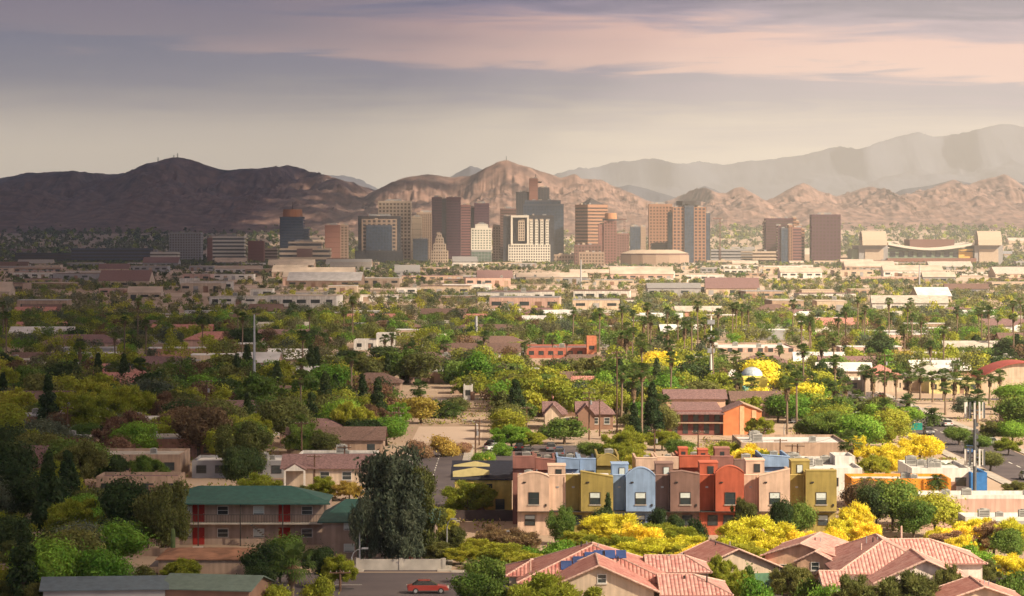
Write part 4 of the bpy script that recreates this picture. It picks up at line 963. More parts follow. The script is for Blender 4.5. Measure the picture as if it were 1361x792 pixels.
for (px, yt, D, w, lab) in ((957, 291, 5000, 10, 'thin tower crane right of the octagonal tower'), (793+37, 292, 5000, 8, 'small tower crane right of the copper drum tower')):
    t = tower(lab, px, D, name='tower_crane', cat='crane'); q = D/F
    m = MB()
    for sx_ in (-1, 1):
        for sy_ in (-1, 1): m.box(sx_*1.1-.3, sx_*1.1+.3, sy_*1.1-.3, sy_*1.1+.3, 0, Z(yt, D))
    k = 0
    while k < Z(yt, D): m.box(-1.4, 1.4, -1.5, -1.3, k, k+.6); k += 4
    m.build('mast', FW['brown'], t)
    MB().box(-w*q, 3*q, -.8, .8, Z(yt, D), Z(yt, D)+1.8).build('jib', FW['brown'], t); MB().box(2*q, 3.4*q, -1.5, 1.5, Z(yt, D)-3, Z(yt, D)).build('counterweight', M_conc, t)
lm('the downtown towers', 620, 4700, 10); lm('the courthouse', 405, 4700, 10); lm('the arena', 872, 4500, 10)
# masts on the left summit
for i, (px, h, lab) in enumerate(((210, 34, 'short thin summit mast left of the peak'), (231, 30, 'thin mast on the left summit'), (236, 40, 'tallest mast on the left summit'))):
    yy = 8900; o = MB(); z0 = Z(214 if px < 215 else 210, yy)-8
    h *= .6; o.tube((0,0,-30), (0,0,h), 1.8, .8, 6)
    for k in range(3): o.box(-3, 3, -.4, .4, h*(.4+.2*k), h*(.4+.2*k)+1)
    ob = o.build('radio_mast', M_dark); ob.location = (X(px, yy), yy, z0); tag(ob, lab, 'mast')
o = MB().tube((0,0,-30), (0,0,16), 1.6, .7, 6).build('radio_mast', M_dark); o.location = (X(673,8500), 8500, Z(211,8500)-8); tag(o, 'mast on the central mountain peak', 'mast')

# ------------------------------------------------------------------ foliage
def leaf_quads(rng, pos, nrm, ln, wd, hang=0.0):
    """bent leaf-spray quads at pos, facing roughly along nrm; hang>0 points them down, <0 up and outward"""
    n = len(pos)
    a = rng.normal(size=(n, 3)); a -= (a*nrm).sum(1)[:, None]*nrm*0.9
    if hang > 0: a = a*(1-hang)+np.array([0, 0, -1.0])*hang*1.6
    if hang < 0: a = a*(1+hang)+(nrm+np.array([0, 0, .9]))*(-hang)*1.2
    a /= np.linalg.norm(a, axis=1)[:, None]+1e-6
    b = np.cross(a, nrm+rng.normal(size=(n, 3))*.7); b /= np.linalg.norm(b, axis=1)[:, None]+1e-6
    l = ln*rng.uniform(.6, 1.3, n)[:, None]; w = wd*rng.uniform(.6, 1.3, n)[:, None]
    c = np.cross(a, b)*l*.18
    v = np.stack([pos-a*l*.5, pos+b*w*.5+c, pos+a*l*.5, pos-b*w*.5+c], 1).reshape(-1, 3)
    return v, np.arange(4*n).reshape(n, 4)
def lobes_for(rng, w, h, kind):
    L = []
    if kind == 'round':
        for k in range(15):
            a = rng.uniform(0, 6.28); r = rng.uniform(.1, .33)*w; z = rng.uniform(.36, .82)*h
            sh = 1-abs(z/h-.58)*1.1
            L.append((r*math.cos(a)*sh*1.2, r*math.sin(a)*sh*1.2, z, rng.uniform(.13, .23)*w, .75))
        L.append((0, 0, .6*h, .30*w, .95))
    elif kind == 'airy':
        for k in range(58):
            a = rng.uniform(0, 6.28); r = rng.uniform(.08, .42)*w; z = (.30+.58*rng.uniform()**.8)*h*(1-.35*(r/(.5*w))**2)
            L.append((r*math.cos(a), r*math.sin(a), z, rng.uniform(.05, .105)*w, .8))
    elif kind == 'weeping':
        for k in range(30):
            a = rng.uniform(0, 6.28); z = rng.uniform(.2, .9); r = rng.uniform(.1, .42)*w*(1-1.1*abs(z-.55))
            L.append((r*math.cos(a), r*math.sin(a), z*h, rng.uniform(.07, .15)*w, 1.4))
    elif kind == 'cone':
        for k in range(22):
            z = rng.uniform(.08, .93); r = (1-z)*.38*w; a = rng.uniform(0, 6.28)
            L.append((r*math.cos(a), r*math.sin(a), z*h, (.10+.16*(1-z))*w, 1.3))
    elif kind == 'bush':
        for k in range(14):
            a = rng.uniform(0, 6.28); r = rng.uniform(0, .36)*w; z = rng.uniform(.2, .75)*h*(1-.4*r/(.5*w))
            L.append((r*math.cos(a), r*math.sin(a), z, rng.uniform(.13, .22)*w, .8))
    return L
def crown_arrays(rng, w, h, kind, n, ln, wd, hang):
    L = np.array(lobes_for(rng, w, h, kind)); p = L[:, 3]**2; p /= p.sum()
    idx = rng.choice(len(L), n, p=p); d = rng.normal(size=(n, 3)); d /= np.linalg.norm(d, axis=1)[:, None]
    rad = L[idx, 3]*(1-.55*rng.uniform(size=n)**2.2)
    rad *= 1+.32*np.abs(rng.normal(size=n))*(rng.uniform(size=n) < .35)
    o = d*rad[:, None]; o[:, 2] *= L[idx, 4]
    pos = L[idx, :3]+o; pos[:, 2] = np.maximum(pos[:, 2], .03*h)
    v, q = leaf_quads(rng, pos, d, ln, wd, hang)
    return v, q, L
def make_tree_proto(name, seed, w, h, kind, n, ln, wd, hang=0.0, trunk=True):
    rng = np.random.RandomState(seed)
    v, q, L = crown_arrays(rng, w, h, kind, n, ln, wd, hang)
    top = float(np.percentile(v[:, 2], 99.6)); wid = float(np.percentile(np.hypot(v[:, 0], v[:, 1]), 98.5))*2
    crown = npmesh(name+'_crown', v, q, [LEAF['green']])
    tm = MB(); r = random.Random(seed)
    base = (0, 0, -.2); fork = (r.uniform(-.2, .2), r.uniform(-.2, .2), h*.26)
    tm.tube(base, fork, .035*h, .026*h, 8)
    sel = sorted(range(len(L)), key=lambda i: -L[i, 3])[:9]
    for i in sel:
        e = L[i, :3]; m = ((fork[0]+e[0])*.5+r.uniform(-.3, .3), (fork[1]+e[1])*.5+r.uniform(-.3, .3), fork[2]*.45+e[2]*.55)
        tm.tube(fork, m, .017*h, .011*h, 6); tm.tube(m, tuple(e), .011*h, .004*h, 5)
    o = tm.build('tmp', M_bark); trunkm = o.data; bpy.data.objects.remove(o)
    return dict(w=wid, h=top, crown=crown, trunk=trunkm)
PROTO = {
 'round': [make_tree_proto('round', 100+i, 8, 7.2, 'round', 12000, .40, .21) for i in range(4)],
 'airy': [make_tree_proto('airy', 120+i, 7, 5.4, 'airy', 17000, .42, .105, -.5) for i in range(4)],
 'weeping': [make_tree_proto('weeping', 140+i, 7, 8, 'weeping', 11000, .40, .15, .45) for i in range(3)],
 'cone': [make_tree_proto('cone', 160+i, 3.4, 7.5, 'cone', 5000, .36, .2) for i in range(2)],
 'bush': [make_tree_proto('bush', 180+i, 5, 3.2, 'bush', 6500, .28, .15, -.25) for i in range(3)],
 'midround': [make_tree_proto('midround', 200+i, 8, 7.4, 'round', 4600, .52, .34) for i in range(5)],
 'midairy': [make_tree_proto('midairy', 220+i, 7, 5.6, 'airy', 4600, .50, .24, -.3) for i in range(3)],
 'midcone': [make_tree_proto('midcone', 240+i, 4.5, 9, 'cone', 2200, .6, .4) for i in range(2)],
}
for L_ in PROTO.values():
    for p in L_:
        p['trunk'].materials.clear() if False else None
COUNT = {'tree': 0}
SHAPEW = {'round': 'rounded', 'airy': 'feathery', 'weeping': 'drooping', 'cone': 'pointed', 'bush': 'low bushy', 'midround': 'rounded', 'midairy': 'feathery', 'midcone': 'pointed'}
def tree(kind, px, D, w, h, colour, label=None):
    P = PROTO[kind]; p = P[rnd.randrange(len(P))]
    x = X(px, D); z = float(ground_z(x, D)) if D > 5000 else 0
    nm = 'shrub' if kind == 'bush' else {'airy': 'palo_verde_tree', 'midairy': 'palo_verde_tree', 'weeping': 'willow_tree', 'cone': 'cypress_tree', 'midcone': 'cypress_tree'}.get(kind, 'broadleaf_tree')
    t = bpy.data.objects.new(nm, None); COL.objects.link(t); t.location = (x, D, z)
    t.rotation_euler = (0, 0, rnd.uniform(0, 6.28)); t.scale = (w/p['w'], w/p['w'], h/p['h'])
    t['category'] = 'shrub' if kind == 'bush' else 'tree'; t['group'] = ('shrubs' if kind == 'bush' else 'trees')+' across the town'
    c = link('crown', p['crown'], t); c.material_slots[0].link = 'OBJECT'; c.material_slots[0].material = LEAF[colour]
    link('trunk', p['trunk'], t)
    if label: t['label'] = label
    else:
        w_ = '%s %s %s' % (colour, SHAPEW[kind], 'shrub' if kind == 'bush' else 'tree')
        auto(t, w_, w_+'s', x, D)
    COUNT['tree'] += 1
    return t
def T(kind, px, ytop, wpx, D, colour, label=None):
    if Z(ytop, D) < .5*wpx*D/F:
        D2 = F*H/(ytop-YH+.58*wpx)
        if D2 > D*.86: D = D2
    if colour.startswith('yellow') and D < 380: wpx *= 1.15
    return tree(kind, px, D, wpx*D/F, max(1.2, Z(ytop, D)), colour, label)
# hand-placed trees and shrubs near the camera: kind, px, top y, width px, distance, colour
HAND = [
 ('weeping',520,598,110,344,'grey-green'), ('weeping',488,652,50,342,'grey-green'), ('weeping',556,622,80,346,'olive green'), ('weeping',540,660,60,340.5,'grey-green'),
 ('airy',622,641,74,402,'yellow-green'), ('airy',576,672,52,372,'yellow-green'), ('airy',562,700,44,356,'olive green'),
 ('airy',598,700,46,352,'olive green'), ('airy',655,700,62,354,'pinkish brown'), ('airy',690,704,60,348,'pinkish brown'), ('airy',668,722,64,338,'yellow-green'), ('airy',634,716,48,350,'yellow-green'),
 ('bush',650,742,64,325,'green'), ('bush',632,762,60,317,'green'), ('airy',700,735,58,332,'yellow-green'), ('bush',742,720,60,350,'bright green'), ('bush',712,728,44,342,'bright green'),
 ('airy',738,764,112,284,'yellow-green'), ('bush',660,772,60,296,'green'),
 ('airy',815,684,74,362,'yellow'), ('airy',848,698,64,352,'yellow'), ('airy',787,694,44,364,'orange-yellow'), ('airy',876,696,50,362,'yellow-green'), ('airy',850,716,74,342,'yellow'),
 ('airy',905,700,56,356,'yellow-green'), ('airy',936,724,70,332,'yellow'), ('airy',905,724,44,342,'yellow-green'), ('airy',822,712,50,346,'yellow-green'),
 ('airy',1005,688,84,350,'yellow'), ('airy',1042,704,56,352,'yellow'), ('airy',1068,706,50,350,'yellow'), ('airy',975,708,44,344,'yellow'), ('airy',1133,670,50,366,'yellow'), ('airy',1122,690,44,360,'yellow'),
 ('weeping',746,674,44,367,'green'), ('cone',808,656,20,371,'dark green'), ('round',798,676,34,370,'dark green'), ('round',876,676,30,368,'dark green'), ('bush',928,690,30,364,'dark green'),
 ('airy',988,664,38,369,'olive green'), ('round',1036,664,34,367,'dark green'), ('round',1062,668,42,368,'green'), ('round',898,684,24,369,'dark green'),
 ('round',1188,640,78,386-2,'green'), ('round',1165,646,50,383,'dark green'), ('round',1244,656,74,376,'yellow-green'), ('round',1214,664,56,372,'green'), ('round',1140,640,50,398,'rusty brown'),
 ('airy',1262,706,64,352,'pinkish brown'), ('airy',1286,700,66,354,'yellow'), ('airy',1320,696,72,352,'pinkish brown'), ('airy',1345,692,60,350,'yellow'), ('airy',1300,690,60,358,'yellow'), ('airy',1245,702,40,356,'yellow'),
 ('bush',1292,724,66,336,'bright green'), ('round',1340,704,56,344,'green'), ('airy',1340,738,60,326,'yellow'), ('bush',1345,762,60,305,'green'), ('airy',1312,745,40,322,'olive green'),
 ('airy',1196,762,110,286,'olive green'), ('airy',1135,766,60,286,'olive green'), ('bush',1030,748,50,318,'green'), ('airy',1052,752,56,308,'olive green'), ('bush',1010,770,60,296,'bright green'), ('bush',1075,772,50,300,'green'),
 ('bush',992,752,30,310,'green'), ('airy',1260,752,40,296,'olive green'), ('bush',1100,778,60,290,'bright green'), ('airy',980,760,40,300,'yellow-green'),
 # left side
 ('round',350,722,64,318,'dark green'), ('round',425,728,50,322,'dark green'), ('round',372,712,56,326,'green'), ('airy',452,738,44,320,'yellow-green'), ('round',340,752,50,308,'dark green'), ('bush',425,766,44,308,'yellow-green'), ('bush',368,778,50,300,'yellow-green'),
 ('airy',348,630,62,424,'yellow-green'), ('airy',430,634,40,430,'yellow-green'), ('airy',464,640,44,436,'orange-yellow'), ('airy',402,646,30,428,'olive green'),
 ('weeping',324,562,76,470,'olive green'), ('round',322,594,56,440,'dark green'), ('weeping',222,640,84,357,'olive green'), ('round',168,636,88,362,'dark green'), ('round',196,678,72,360,'green'), ('round',160,690,60,352,'dark green'),
 ('round',120,650,80,392,'olive green'), ('round',60,640,90,398,'dark green'), ('round',15,655,80,392,'olive green'), ('round',90,700,80,352,'dark green'), ('airy',35,720,80,342,'olive green'), ('round',-5,705,70,350,'dark green'),
 ('airy',240,744,50,326,'yellow-green'), ('bush',190,752,40,322,'olive green'), ('airy',110,752,60,322,'olive green'), ('airy',60,770,60,300,'olive green'), ('airy',10,765,70,305,'olive green'),
 ('airy',680,566,54,566,'bright green'), ('midround',750,556,66,548,'green'), ('bush',668,588,30,545,'bright green'), ('airy',705,574,40,560,'yellow-green'), ('airy',880,572,46,556,'yellow-green'),
 ('bush',592,580,46,575,'orange-yellow'), ('bush',560,586,40,570,'pinkish brown'), ('bush',617,588,24,560,'pinkish brown'), ('bush',636,612,40,442,'orange-yellow'),
 ('airy',925,596,70,470,'yellow-green'), ('airy',990,592,70,476,'yellow'), ('airy',1020,600,40,472,'yellow-green'), ('airy',1140,580,40,500,'yellow'), ('airy',1175,590,56,490,'yellow'),
 ('airy',1222,578,66,520,'yellow'), ('airy',1195,600,60,472,'yellow'), ('airy',1160,606,50,468,'yellow-green'), ('round',1205,540,50,590,'bright green'), ('round',1345,560,52,560,'bright green'), ('round',1275,568,40,560,'green'),
 ('airy',1322,560,40,552,'olive green'), ('round',880,540,44,560,'olive green'), ('round',872,528,40,600,'rusty brown'), ('airy',1010,556,40,555,'yellow-green'), ('airy',1280,712,44,338,'yellow'), ('airy',1105,702,40,348,'yellow'), ('airy',960,740,40,312,'yellow-green'), ('bush',1255,735,40,322,'yellow-green'), ('airy',1030,735,44,326,'yellow-green'), ('round',1316,600,44,500,'olive green'), ('round',1300,578,40,540,'green'), ('airy',1352,640,40,470,'olive green'), ('round',1226,610,34,480,'green'), ('airy',1340,582,40,520,'yellow-green'),
 ('airy',835,700,60,356,'yellow'), ('airy',795,712,50,350,'yellow-green'), ('airy',768,706,44,356,'yellow-green'), ('airy',884,716,60,345,'yellow'), ('airy',920,712,50,350,'yellow'), ('airy',1028,716,60,342,'yellow'), ('airy',990,722,50,338,'yellow-green'), ('airy',1152,694,44,356,'yellow'),
 ('airy',730,742,50,322,'yellow-green'), ('airy',850,600,50,500,'yellow-green'), ('airy',820,590,50,520,'yellow-green'), ('round',790,588,44,530,'green'), ('airy',960,588,60,500,'yellow-green'), ('round',905,584,44,520,'green'), ('round',640,600,36,470,'bright green'),
 ('airy',580,720,50,345.5,'olive green'), ('airy',612,726,44,344,'yellow-green'), ('round',1050,525,64,640,'bright green'), ('round',1345,510,60,660,'bright green'), ('round',832,508,54,640,'dark green'), ('round',770,504,50,690,'green'), ('round',795,505,40,700,'green'),
 ('midcone',1298,445,30,960,'dark green'), ('midround',1345,450,60,930,'dark green'), ('midround',1315,470,60,900,'dark green'), ('midround',1280,475,50,880,'dark green'), ('midcone',1352,444,26,950,'dark green'),
 ('midround',1172,446,46,900,'dark green'), ('midround',1160,470,50,860,'rusty brown'), ('midround',1195,465,46,870,'orange-yellow'), ('midround',1108,488,40,760,'dark green'),
 ('midround',412,440,46,1020,'dark green'), ('midround',462,465,48,900,'dark green'), ('midround',508,460,48,940,'dark green'), ('midround',325,436,52,1010,'dark green'),
 ('midround',500,510,60,760,'rusty brown'), ('midround',458,474,44,850,'dark green'), ('midround',560,528,60,690,'orange-yellow'), ('midround',606,528,40,690,'olive green'),
]
TREES_XY = []
for a in HAND:
    T(*a); TREES_XY.append((X(a[1], a[3]), a[3]))
BLD = []                                          # ground footprints to keep trees off
def fp(px0, px1, D0_, D1_): BLD.append((min(X(px0, D0_), X(px0, D1_))-2, max(X(px1, D0_), X(px1, D1_))+2, D0_-2, D1_+2))
for a in ((681,1112,376,412),(603,682,402,425),(205,430,358,378),(428,565,349,370),(375,485,450,468),(985,1128,484,508),(1018,1146,435,464),(1132,1264,414,428),(1212,1312,436,456),(1222,1361,384,395),(255,380,468,484),(396,500,490,504),
          (128,238,430,442),(60,240,468,486),(130,200,528,546),(537,592,798,818),(470,524,1016,1046),(950,1058,998,1042),(700,793,943,982),(1130,1300,728,770),(985,1020,668,716),(885,1012,570,626),(722,815,586,606),(1310,1400,730,756),(548,640,548,602),(640,780,468,548)): fp(*a)
def free(x, y, pad=2.5):
    if -19.5-pad < x < -7+pad and 300 < y < 550: return False
    if 78-pad < x < 97+pad and y < 760: return False
    for a, b, c, d in BLD:
        if a < x < b and c < y < d: return False
    return True
def hidden_ok(px, ytop, ybase, wpx, D):
    for (a, b, c, d, DD) in CLEAR:
        if D < DD and px+wpx/2 > a and px-wpx/2 < b and ytop < d and ybase > c: return False
    return True

# ------------------------------------------------------------------ ordinary houses through the neighbourhoods
HOUSE_W = [M_cream, M_tan, M_white, M_pinkw, M_grey, M_brown, mat('salmon_stucco', (.50,.27,.20))]
WN = {id(M_cream): 'cream', id(M_tan): 'tan', id(M_white): 'white', id(M_pinkw): 'pink', id(M_grey): 'grey', id(M_brown): 'brown', id(HOUSE_W[6]): 'salmon'}
RF = [(M_wroof, 'white'), (M_shing, 'brown'), (M_shing2, 'plum'), (M_conc, 'pale'), (M_tile, 'red'), (M_metal, 'grey'), (mat('dusty_roof', (.47,.38,.32), var=.15, scale=.1), 'dusty')]
def small_house(x, y, w, d, h, wi, ri, kind, detail=True, group='ordinary houses of the neighbourhoods'):
    t = bpy.data.objects.new('flat_house' if kind == 'flat' else 'house', None); COL.objects.link(t); t.location = (x, y, float(ground_z(x, y)))
    t.rotation_euler = (0, 0, R(rnd.uniform(-4, 4)))
    t['category'] = 'house'; t['group'] = group
    wm = HOUSE_W[wi]; rm, rn = RF[ri]
    a, b = w/2, d/2
    if kind == 'flat':
        MB().box(-a, a, -b, b, 0, h).build('wall', wm, t)
        p = MB(); p.box(-a-.1, a+.1, -b-.1, b+.1, h+.003, h+.25); p.build('roof', rm, t)
        if detail: ac_unit(t, rnd.uniform(-a*.6, a*.6), rnd.uniform(-b*.4, b*.4), h+.253, 1.2)
    else:
        wl, polys, _ = volume(-a, a, -b, b, h, h+b*.42, 'x', hl=b*.9 if kind == 'hip' else 0, hr=b*.9 if kind == 'hip' else 0, o=.5)
        wl.build('wall', wm, t); r = MB(); [r.slab(q_, .15) for q_ in polys]; r.build('roof', rm, t)
    if detail:
        n = max(2, int(w/4))
        for k in range(n):
            cx = -a+(k+.5)*w/n
            if k == n//2: MB().box(cx-.5, cx+.5, -b-.06, -b-.003, 0, 2.1).build('door', M_brown, t)
            else: MB().box(cx-.7, cx+.7, -b-.05, -b-.003, 1.0, 2.1).build('window', M_pane, t)
    if group.startswith('ware') and y < 4500:
        n = int(w/9)+1
        for k in range(n):
            cx = -a+(k+.5)*w/n; dd = rnd.random() < .5
            MB().box(cx-(1.8 if dd else 2.6), cx+(1.8 if dd else 2.6), -b-.1, -b-.01, 0 if dd else h*.45, h*.72).build('loading_door' if dd else 'window', rnd.choice([M_brown, M_grey, M_pane, M_tan]) if dd else M_pane, t)
        if kind == 'flat' and rnd.random() < .6: ac_unit(t, rnd.uniform(-a*.7, a*.7), 0, h+.26, 2.4)
    d_ = '%s %s-roofed %s house' % (WN[id(wm)], rn, {'flat': 'flat', 'hip': 'hipped', 'gable': 'gabled'}[kind])
    if group.startswith('ware'): d_ = '%s %s-roofed %s' % (WN[id(wm)], rn, 'warehouse' if kind == 'flat' else 'gabled hall')
    auto(t, d_, d_+'s', x, y)
    BLD.append((x-a-1, x+a+1, y-b-1, y+b+1))
    return t
nh = 0
y = 430.0
while y < 1500:
    step = 30 if y < 900 else 45
    x = -.185*y-10
    while x < .19*y+10:
        w = rnd.uniform(11, 18)*(1 if y < 900 else 1.5)
        px = PX(x, y)
        if rnd.random() < (.72 if y < 900 else .6) and free(x, y, w/2) and free(x-w/2, y-5) and free(x+w/2, y+5) and free(x-w/2, y+5) and free(x+w/2, y-5) and hidden_ok(px, PY(5, y), PY(0, y), w*F/y, y) and not (y < 440 and px > 200) and not (y < 570 and 700 < px < 1200):
            kind = rnd.choice(['flat', 'flat', 'hip', 'gable']); 
            small_house(x, y+rnd.uniform(-4, 4), w, rnd.uniform(8, 13), rnd.uniform(2.8, 3.8), rnd.randrange(7), rnd.choice([0, 0, 3, 5]) if kind == 'flat' else rnd.choice([1, 1, 2, 3, 4, 0]), kind, y < 900); nh += 1
        x += w+rnd.uniform(5, 14)*(1 if y < 900 else 2.2)
    y += step
print('houses', nh)
nw = 0
for k in range(230):
    y = rnd.uniform(1500, 4500) if k < 150 else rnd.uniform(5500, 6800); x = rnd.uniform(-.185, .185)*y
    w = rnd.uniform(14, 44)*(1+(y > 2400)*.5); 
    if not (free(x, y) and free(x-w/2, y) and free(x+w/2, y)): continue
    small_house(x, y, w, rnd.uniform(15, 40), rnd.uniform(4, 8), rnd.choice([0, 1, 2, 2, 3, 4, 0]), rnd.choice([0 if y < 2600 else 6, 6, 3, 6, 6, 5, 1, 2]), rnd.choice(['flat', 'flat', 'flat', 'gable']), False, 'warehouses and halls before downtown'); nw += 1

# ------------------------------------------------------------------ random trees (the ones that show largest are things of their own)
MIX = ['green','green','dark green','olive green','olive green','yellow-green','bright green','grey-green','yellow-green','yellow','bright green','olive green','yellow-green','green']
n_t = 0; tries = 0
def try_tree(D):
    global n_t
    x = rnd.uniform(-.184, .184)*D
    if not free(x, D): return
    if D < 420 and PX(x, D) > 210: return
    if D < 480 and PX(x, D) > 600: return
    if 700 < PX(x, D) < 1000 and D < 500: return
    px = PX(x, D); big = rnd.random()
    left = px < 620
    col = rnd.choice(['green','dark green','olive green','olive green','dark green','grey-green','yellow-green','yellow-green','green','bright green','rusty brown'] if left else MIX)
    near = D < 600
    if col == 'rusty brown' and D < 470: col = 'olive green'
    kind = ('round' if near else 'midround') if big < .62 else (('airy' if near else 'midairy') if big < .92 else ('cone' if near else 'midcone'))
    w = rnd.uniform(5.5, 12); h = w*rnd.uniform(.62, .85)
    if kind in ('cone', 'midcone') and px > 880: return
    if kind in ('cone', 'midcone'): h = rnd.uniform(8, 12); w = h*.45; col = 'dark green'
    if 'airy' in kind and col in ('dark green', 'grey-green'): col = 'yellow-green'
    for (a, b) in TREES_XY:
        if abs(a-x) < w*.42 and abs(b-D) < w*.6: return
    if not hidden_ok(px, PY(h, D), PY(0, D), w*F/D, D): return
    tree(kind, px, D, w, h, col); TREES_XY.append((x, D)); n_t += 1
NTREE = 520
lim = NTREE-COUNT['tree']
for k in range(20000):
    if COUNT['tree'] >= NTREE: break
    u = rnd.random()
    D = math.sqrt(rnd.uniform(300**2, 800**2))
    try_tree(D)
print('trees', COUNT['tree'])

# every further tree: one object of leaf clumps, finer near and coarser far
def far_trees(name, label, D0_, D1_, n, nl, sizes, cols, leaf, seed, clr=True, kind='round', xr=.19, park=None):
    rng = np.random.RandomState(seed); rr = random.Random(seed)
    protos = []
    for i in range(10):
        v, q, _ = crown_arrays(rng, 1.0, .85, 'airy' if i % 4 == 3 else ('cone' if i == 8 else 'round'), nl, leaf, leaf*.7, 0)
        tk = MB().tube((0, 0, -.1), (0, 0, .4), .035, .025, 4)
        protos.append(v)
    V = []; MI = []
    for k in range(n):
        D = math.sqrt(rr.uniform(D0_**2, D1_**2)); x = rr.uniform(-xr, xr)*D
        cl_ = vnoise(np.array([x*.006+40.]), np.array([D*.0035+9.]))[0]
        if rr.random() > .15+1.3*cl_**1.5: continue
        if not free(x, D, 1): continue
        if any(a < x < b and c-5 < D < d+5 for a, b, c, d in lots) and rr.random() > .12: continue
        w = rr.uniform(*sizes); h = w*rr.uniform(.65, 1.0)
        if clr and not hidden_ok(PX(x, D), PY(h, D), PY(0, D), w*F/D, D): continue
        v = protos[rr.randrange(10)].copy(); a = rr.uniform(0, 6.28)
        c, s = math.cos(a), math.sin(a)
        z0 = float(ground_z(x, D))
        vx = (v[:, 0]*c-v[:, 1]*s)*w+x; vy = (v[:, 0]*s+v[:, 1]*c)*w+D; vz = v[:, 2]*h/.85+z0
        V.append(np.stack([vx, vy, vz], -1)); MI.append(np.full(nl, rr.randrange(len(cols))))
    V = np.concatenate(V); MI = np.concatenate(MI); q = np.arange(len(V)).reshape(-1, 4)
    o = link(name, npmesh(name, V, q, [LEAF[c] for c in cols], MI)); o['kind'] = 'stuff'; o['label'] = label; o['category'] = 'trees'
    print(name, len(q)); return o
C_MID = ['green','dark green','olive green','dusty olive','yellow-green','grey-green','green','olive green','yellow-green','bright green','olive green','yellow-green','rusty brown','dusty olive','green','yellow-green']
C_FAR = ['dusty olive','olive green','dark green','grey-green','dusty olive','yellow-green','green','dusty olive','olive green','grey-green']
far_trees('distant_trees', 'mixed trees filling the neighbourhoods behind the nearer trees', 640, 1350, 5200, 640, (4.5, 9.5), C_MID, .075, 1)
far_trees('distant_trees', 'small hazy trees before the downtown towers', 1350, 2600, 9800, 130, (3.5, 8), C_FAR, .14, 2)
far_trees('distant_trees', 'faint low trees around the foot of downtown', 2600, 5300, 11000, 34, (5, 9), C_FAR, .26, 3)
far_trees('desert_scrub', 'hazy scrub and tree cover on the plain behind downtown', 5300, 8300, 12000, 26, (8, 20), C_FAR, .32, 4, clr=False)
# dry weeds and ground cover between the nearer houses
def weeds():
    rng = np.random.RandomState(6); P = []
    for k in range(5200):
        D = math.sqrt(rng.uniform(270**2, 700**2)); x = rng.uniform(-.19, .19)*D
        if not free(x, D, 0): continue
        if 311 < D < 337: continue
        if vnoise(np.array([x*.08+3.]), np.array([D*.08]))[0] < .45: continue
        m = 14; P.append(np.stack([x+rng.normal(size=m)*.8, D+rng.normal(size=m)*.8, rng.uniform(.05, .5, m)], -1))
    P = np.concatenate(P); nr = rng.normal(size=P.shape); nr[:, 2] = np.abs(nr[:, 2])+.3; nr /= np.linalg.norm(nr, axis=1)[:, None]
    v, q = leaf_quads(rng, P, nr, .5, .28, -.3)
    o = link('weeds', npmesh('weeds', v, q, [LEAF['olive green'], LEAF['pinkish brown'], LEAF['yellow-green']], rng.randint(0, 3, len(q)))); o['kind'] = 'stuff'
    o['label'] = 'dry weeds and low bushes between the houses'; o['category'] = 'weeds'
weeds()

# ------------------------------------------------------------------ palms
def palm_proto(seed, h=1.0, fan=True, nf=34, R_=1.0):
    """unit palm crown of radius about 1 centred on the origin"""
    r = random.Random(seed); m = MB()
    for k in range(nf):
        az = r.uniform(0, 6.28); el = r.uniform(-.75, 1.25); d = Vector((math.cos(az)*math.cos(el), math.sin(az)*math.cos(el), math.sin(el)))
        side = Vector((-math.sin(az), math.cos(az), 0)); up = side.cross(d)
        if fan:
            c0 = d*.50*R_; m.tube((0,0,0), tuple(c0), .012, .010, 3)
            for j in range(9):
                a = (j-4)/4*1.25; dd = (d*math.cos(a)+side*math.sin(a)).normalized()
                tip = c0+dd*(.55-.05*abs(j-4))*R_-Vector((0,0,.10+.10*r.random())); mid = c0+dd*.34*R_
                wv = dd.cross(up).normalized()*.045
                m.poly([c0, mid+wv, tip, mid-wv])
        else:
            prev = Vector((0,0,0)); 
            for j in range(6):
                p = d*(j+1)/6*1.15-Vector((0,0,.55*((j+1)/6)**2)); 
                for sgn in (-1, 1):
                    q_ = prev+side*sgn*.22-Vector((0,0,.10)); m.poly([prev, prev.lerp(p, .5)+up*.01, q_+(p-prev)*.8, q_+(p-prev)*.3])
                m.poly([prev+side*.02, p+side*.02, p-side*.02, prev-side*.02]); prev = p
    return m
def skirt_proto(seed):
    r = random.Random(seed); m = MB()
    for k in range(60):
        a = r.uniform(0, 6.28); z = r.uniform(-1.6, -.1); rr_ = .30*(1+.25*z)+.05; p = Vector((math.cos(a)*rr_*.4, math.sin(a)*rr_*.4, z+.25)); q_ = Vector((math.cos(a)*rr_*1.2, math.sin(a)*rr_*1.2, z-.3))
        s_ = Vector((-math.sin(a), math.cos(a), 0))*.11; m.poly([p-s_*.5, p+s_*.5, q_+s_, q_-s_])
    return m
def mesh_of(mb, m): o = mb.build('tmp', m); d = o.data; bpy.data.objects.remove(o); return d
PC = [mesh_of(palm_proto(300+i), M_palm) for i in range(4)]; PD = [mesh_of(palm_proto(320+i, fan=False, nf=40), M_palm) for i in range(2)]
PS = [mesh_of(skirt_proto(340+i), M_skirt) for i in range(2)]
PT = mesh_of(MB().tube((0,0,-.02), (0,0,.12), 1.25, 1.0, 8).tube((0,0,.12), (0,0,1), 1.0, .72, 8), M_palmtrunk)
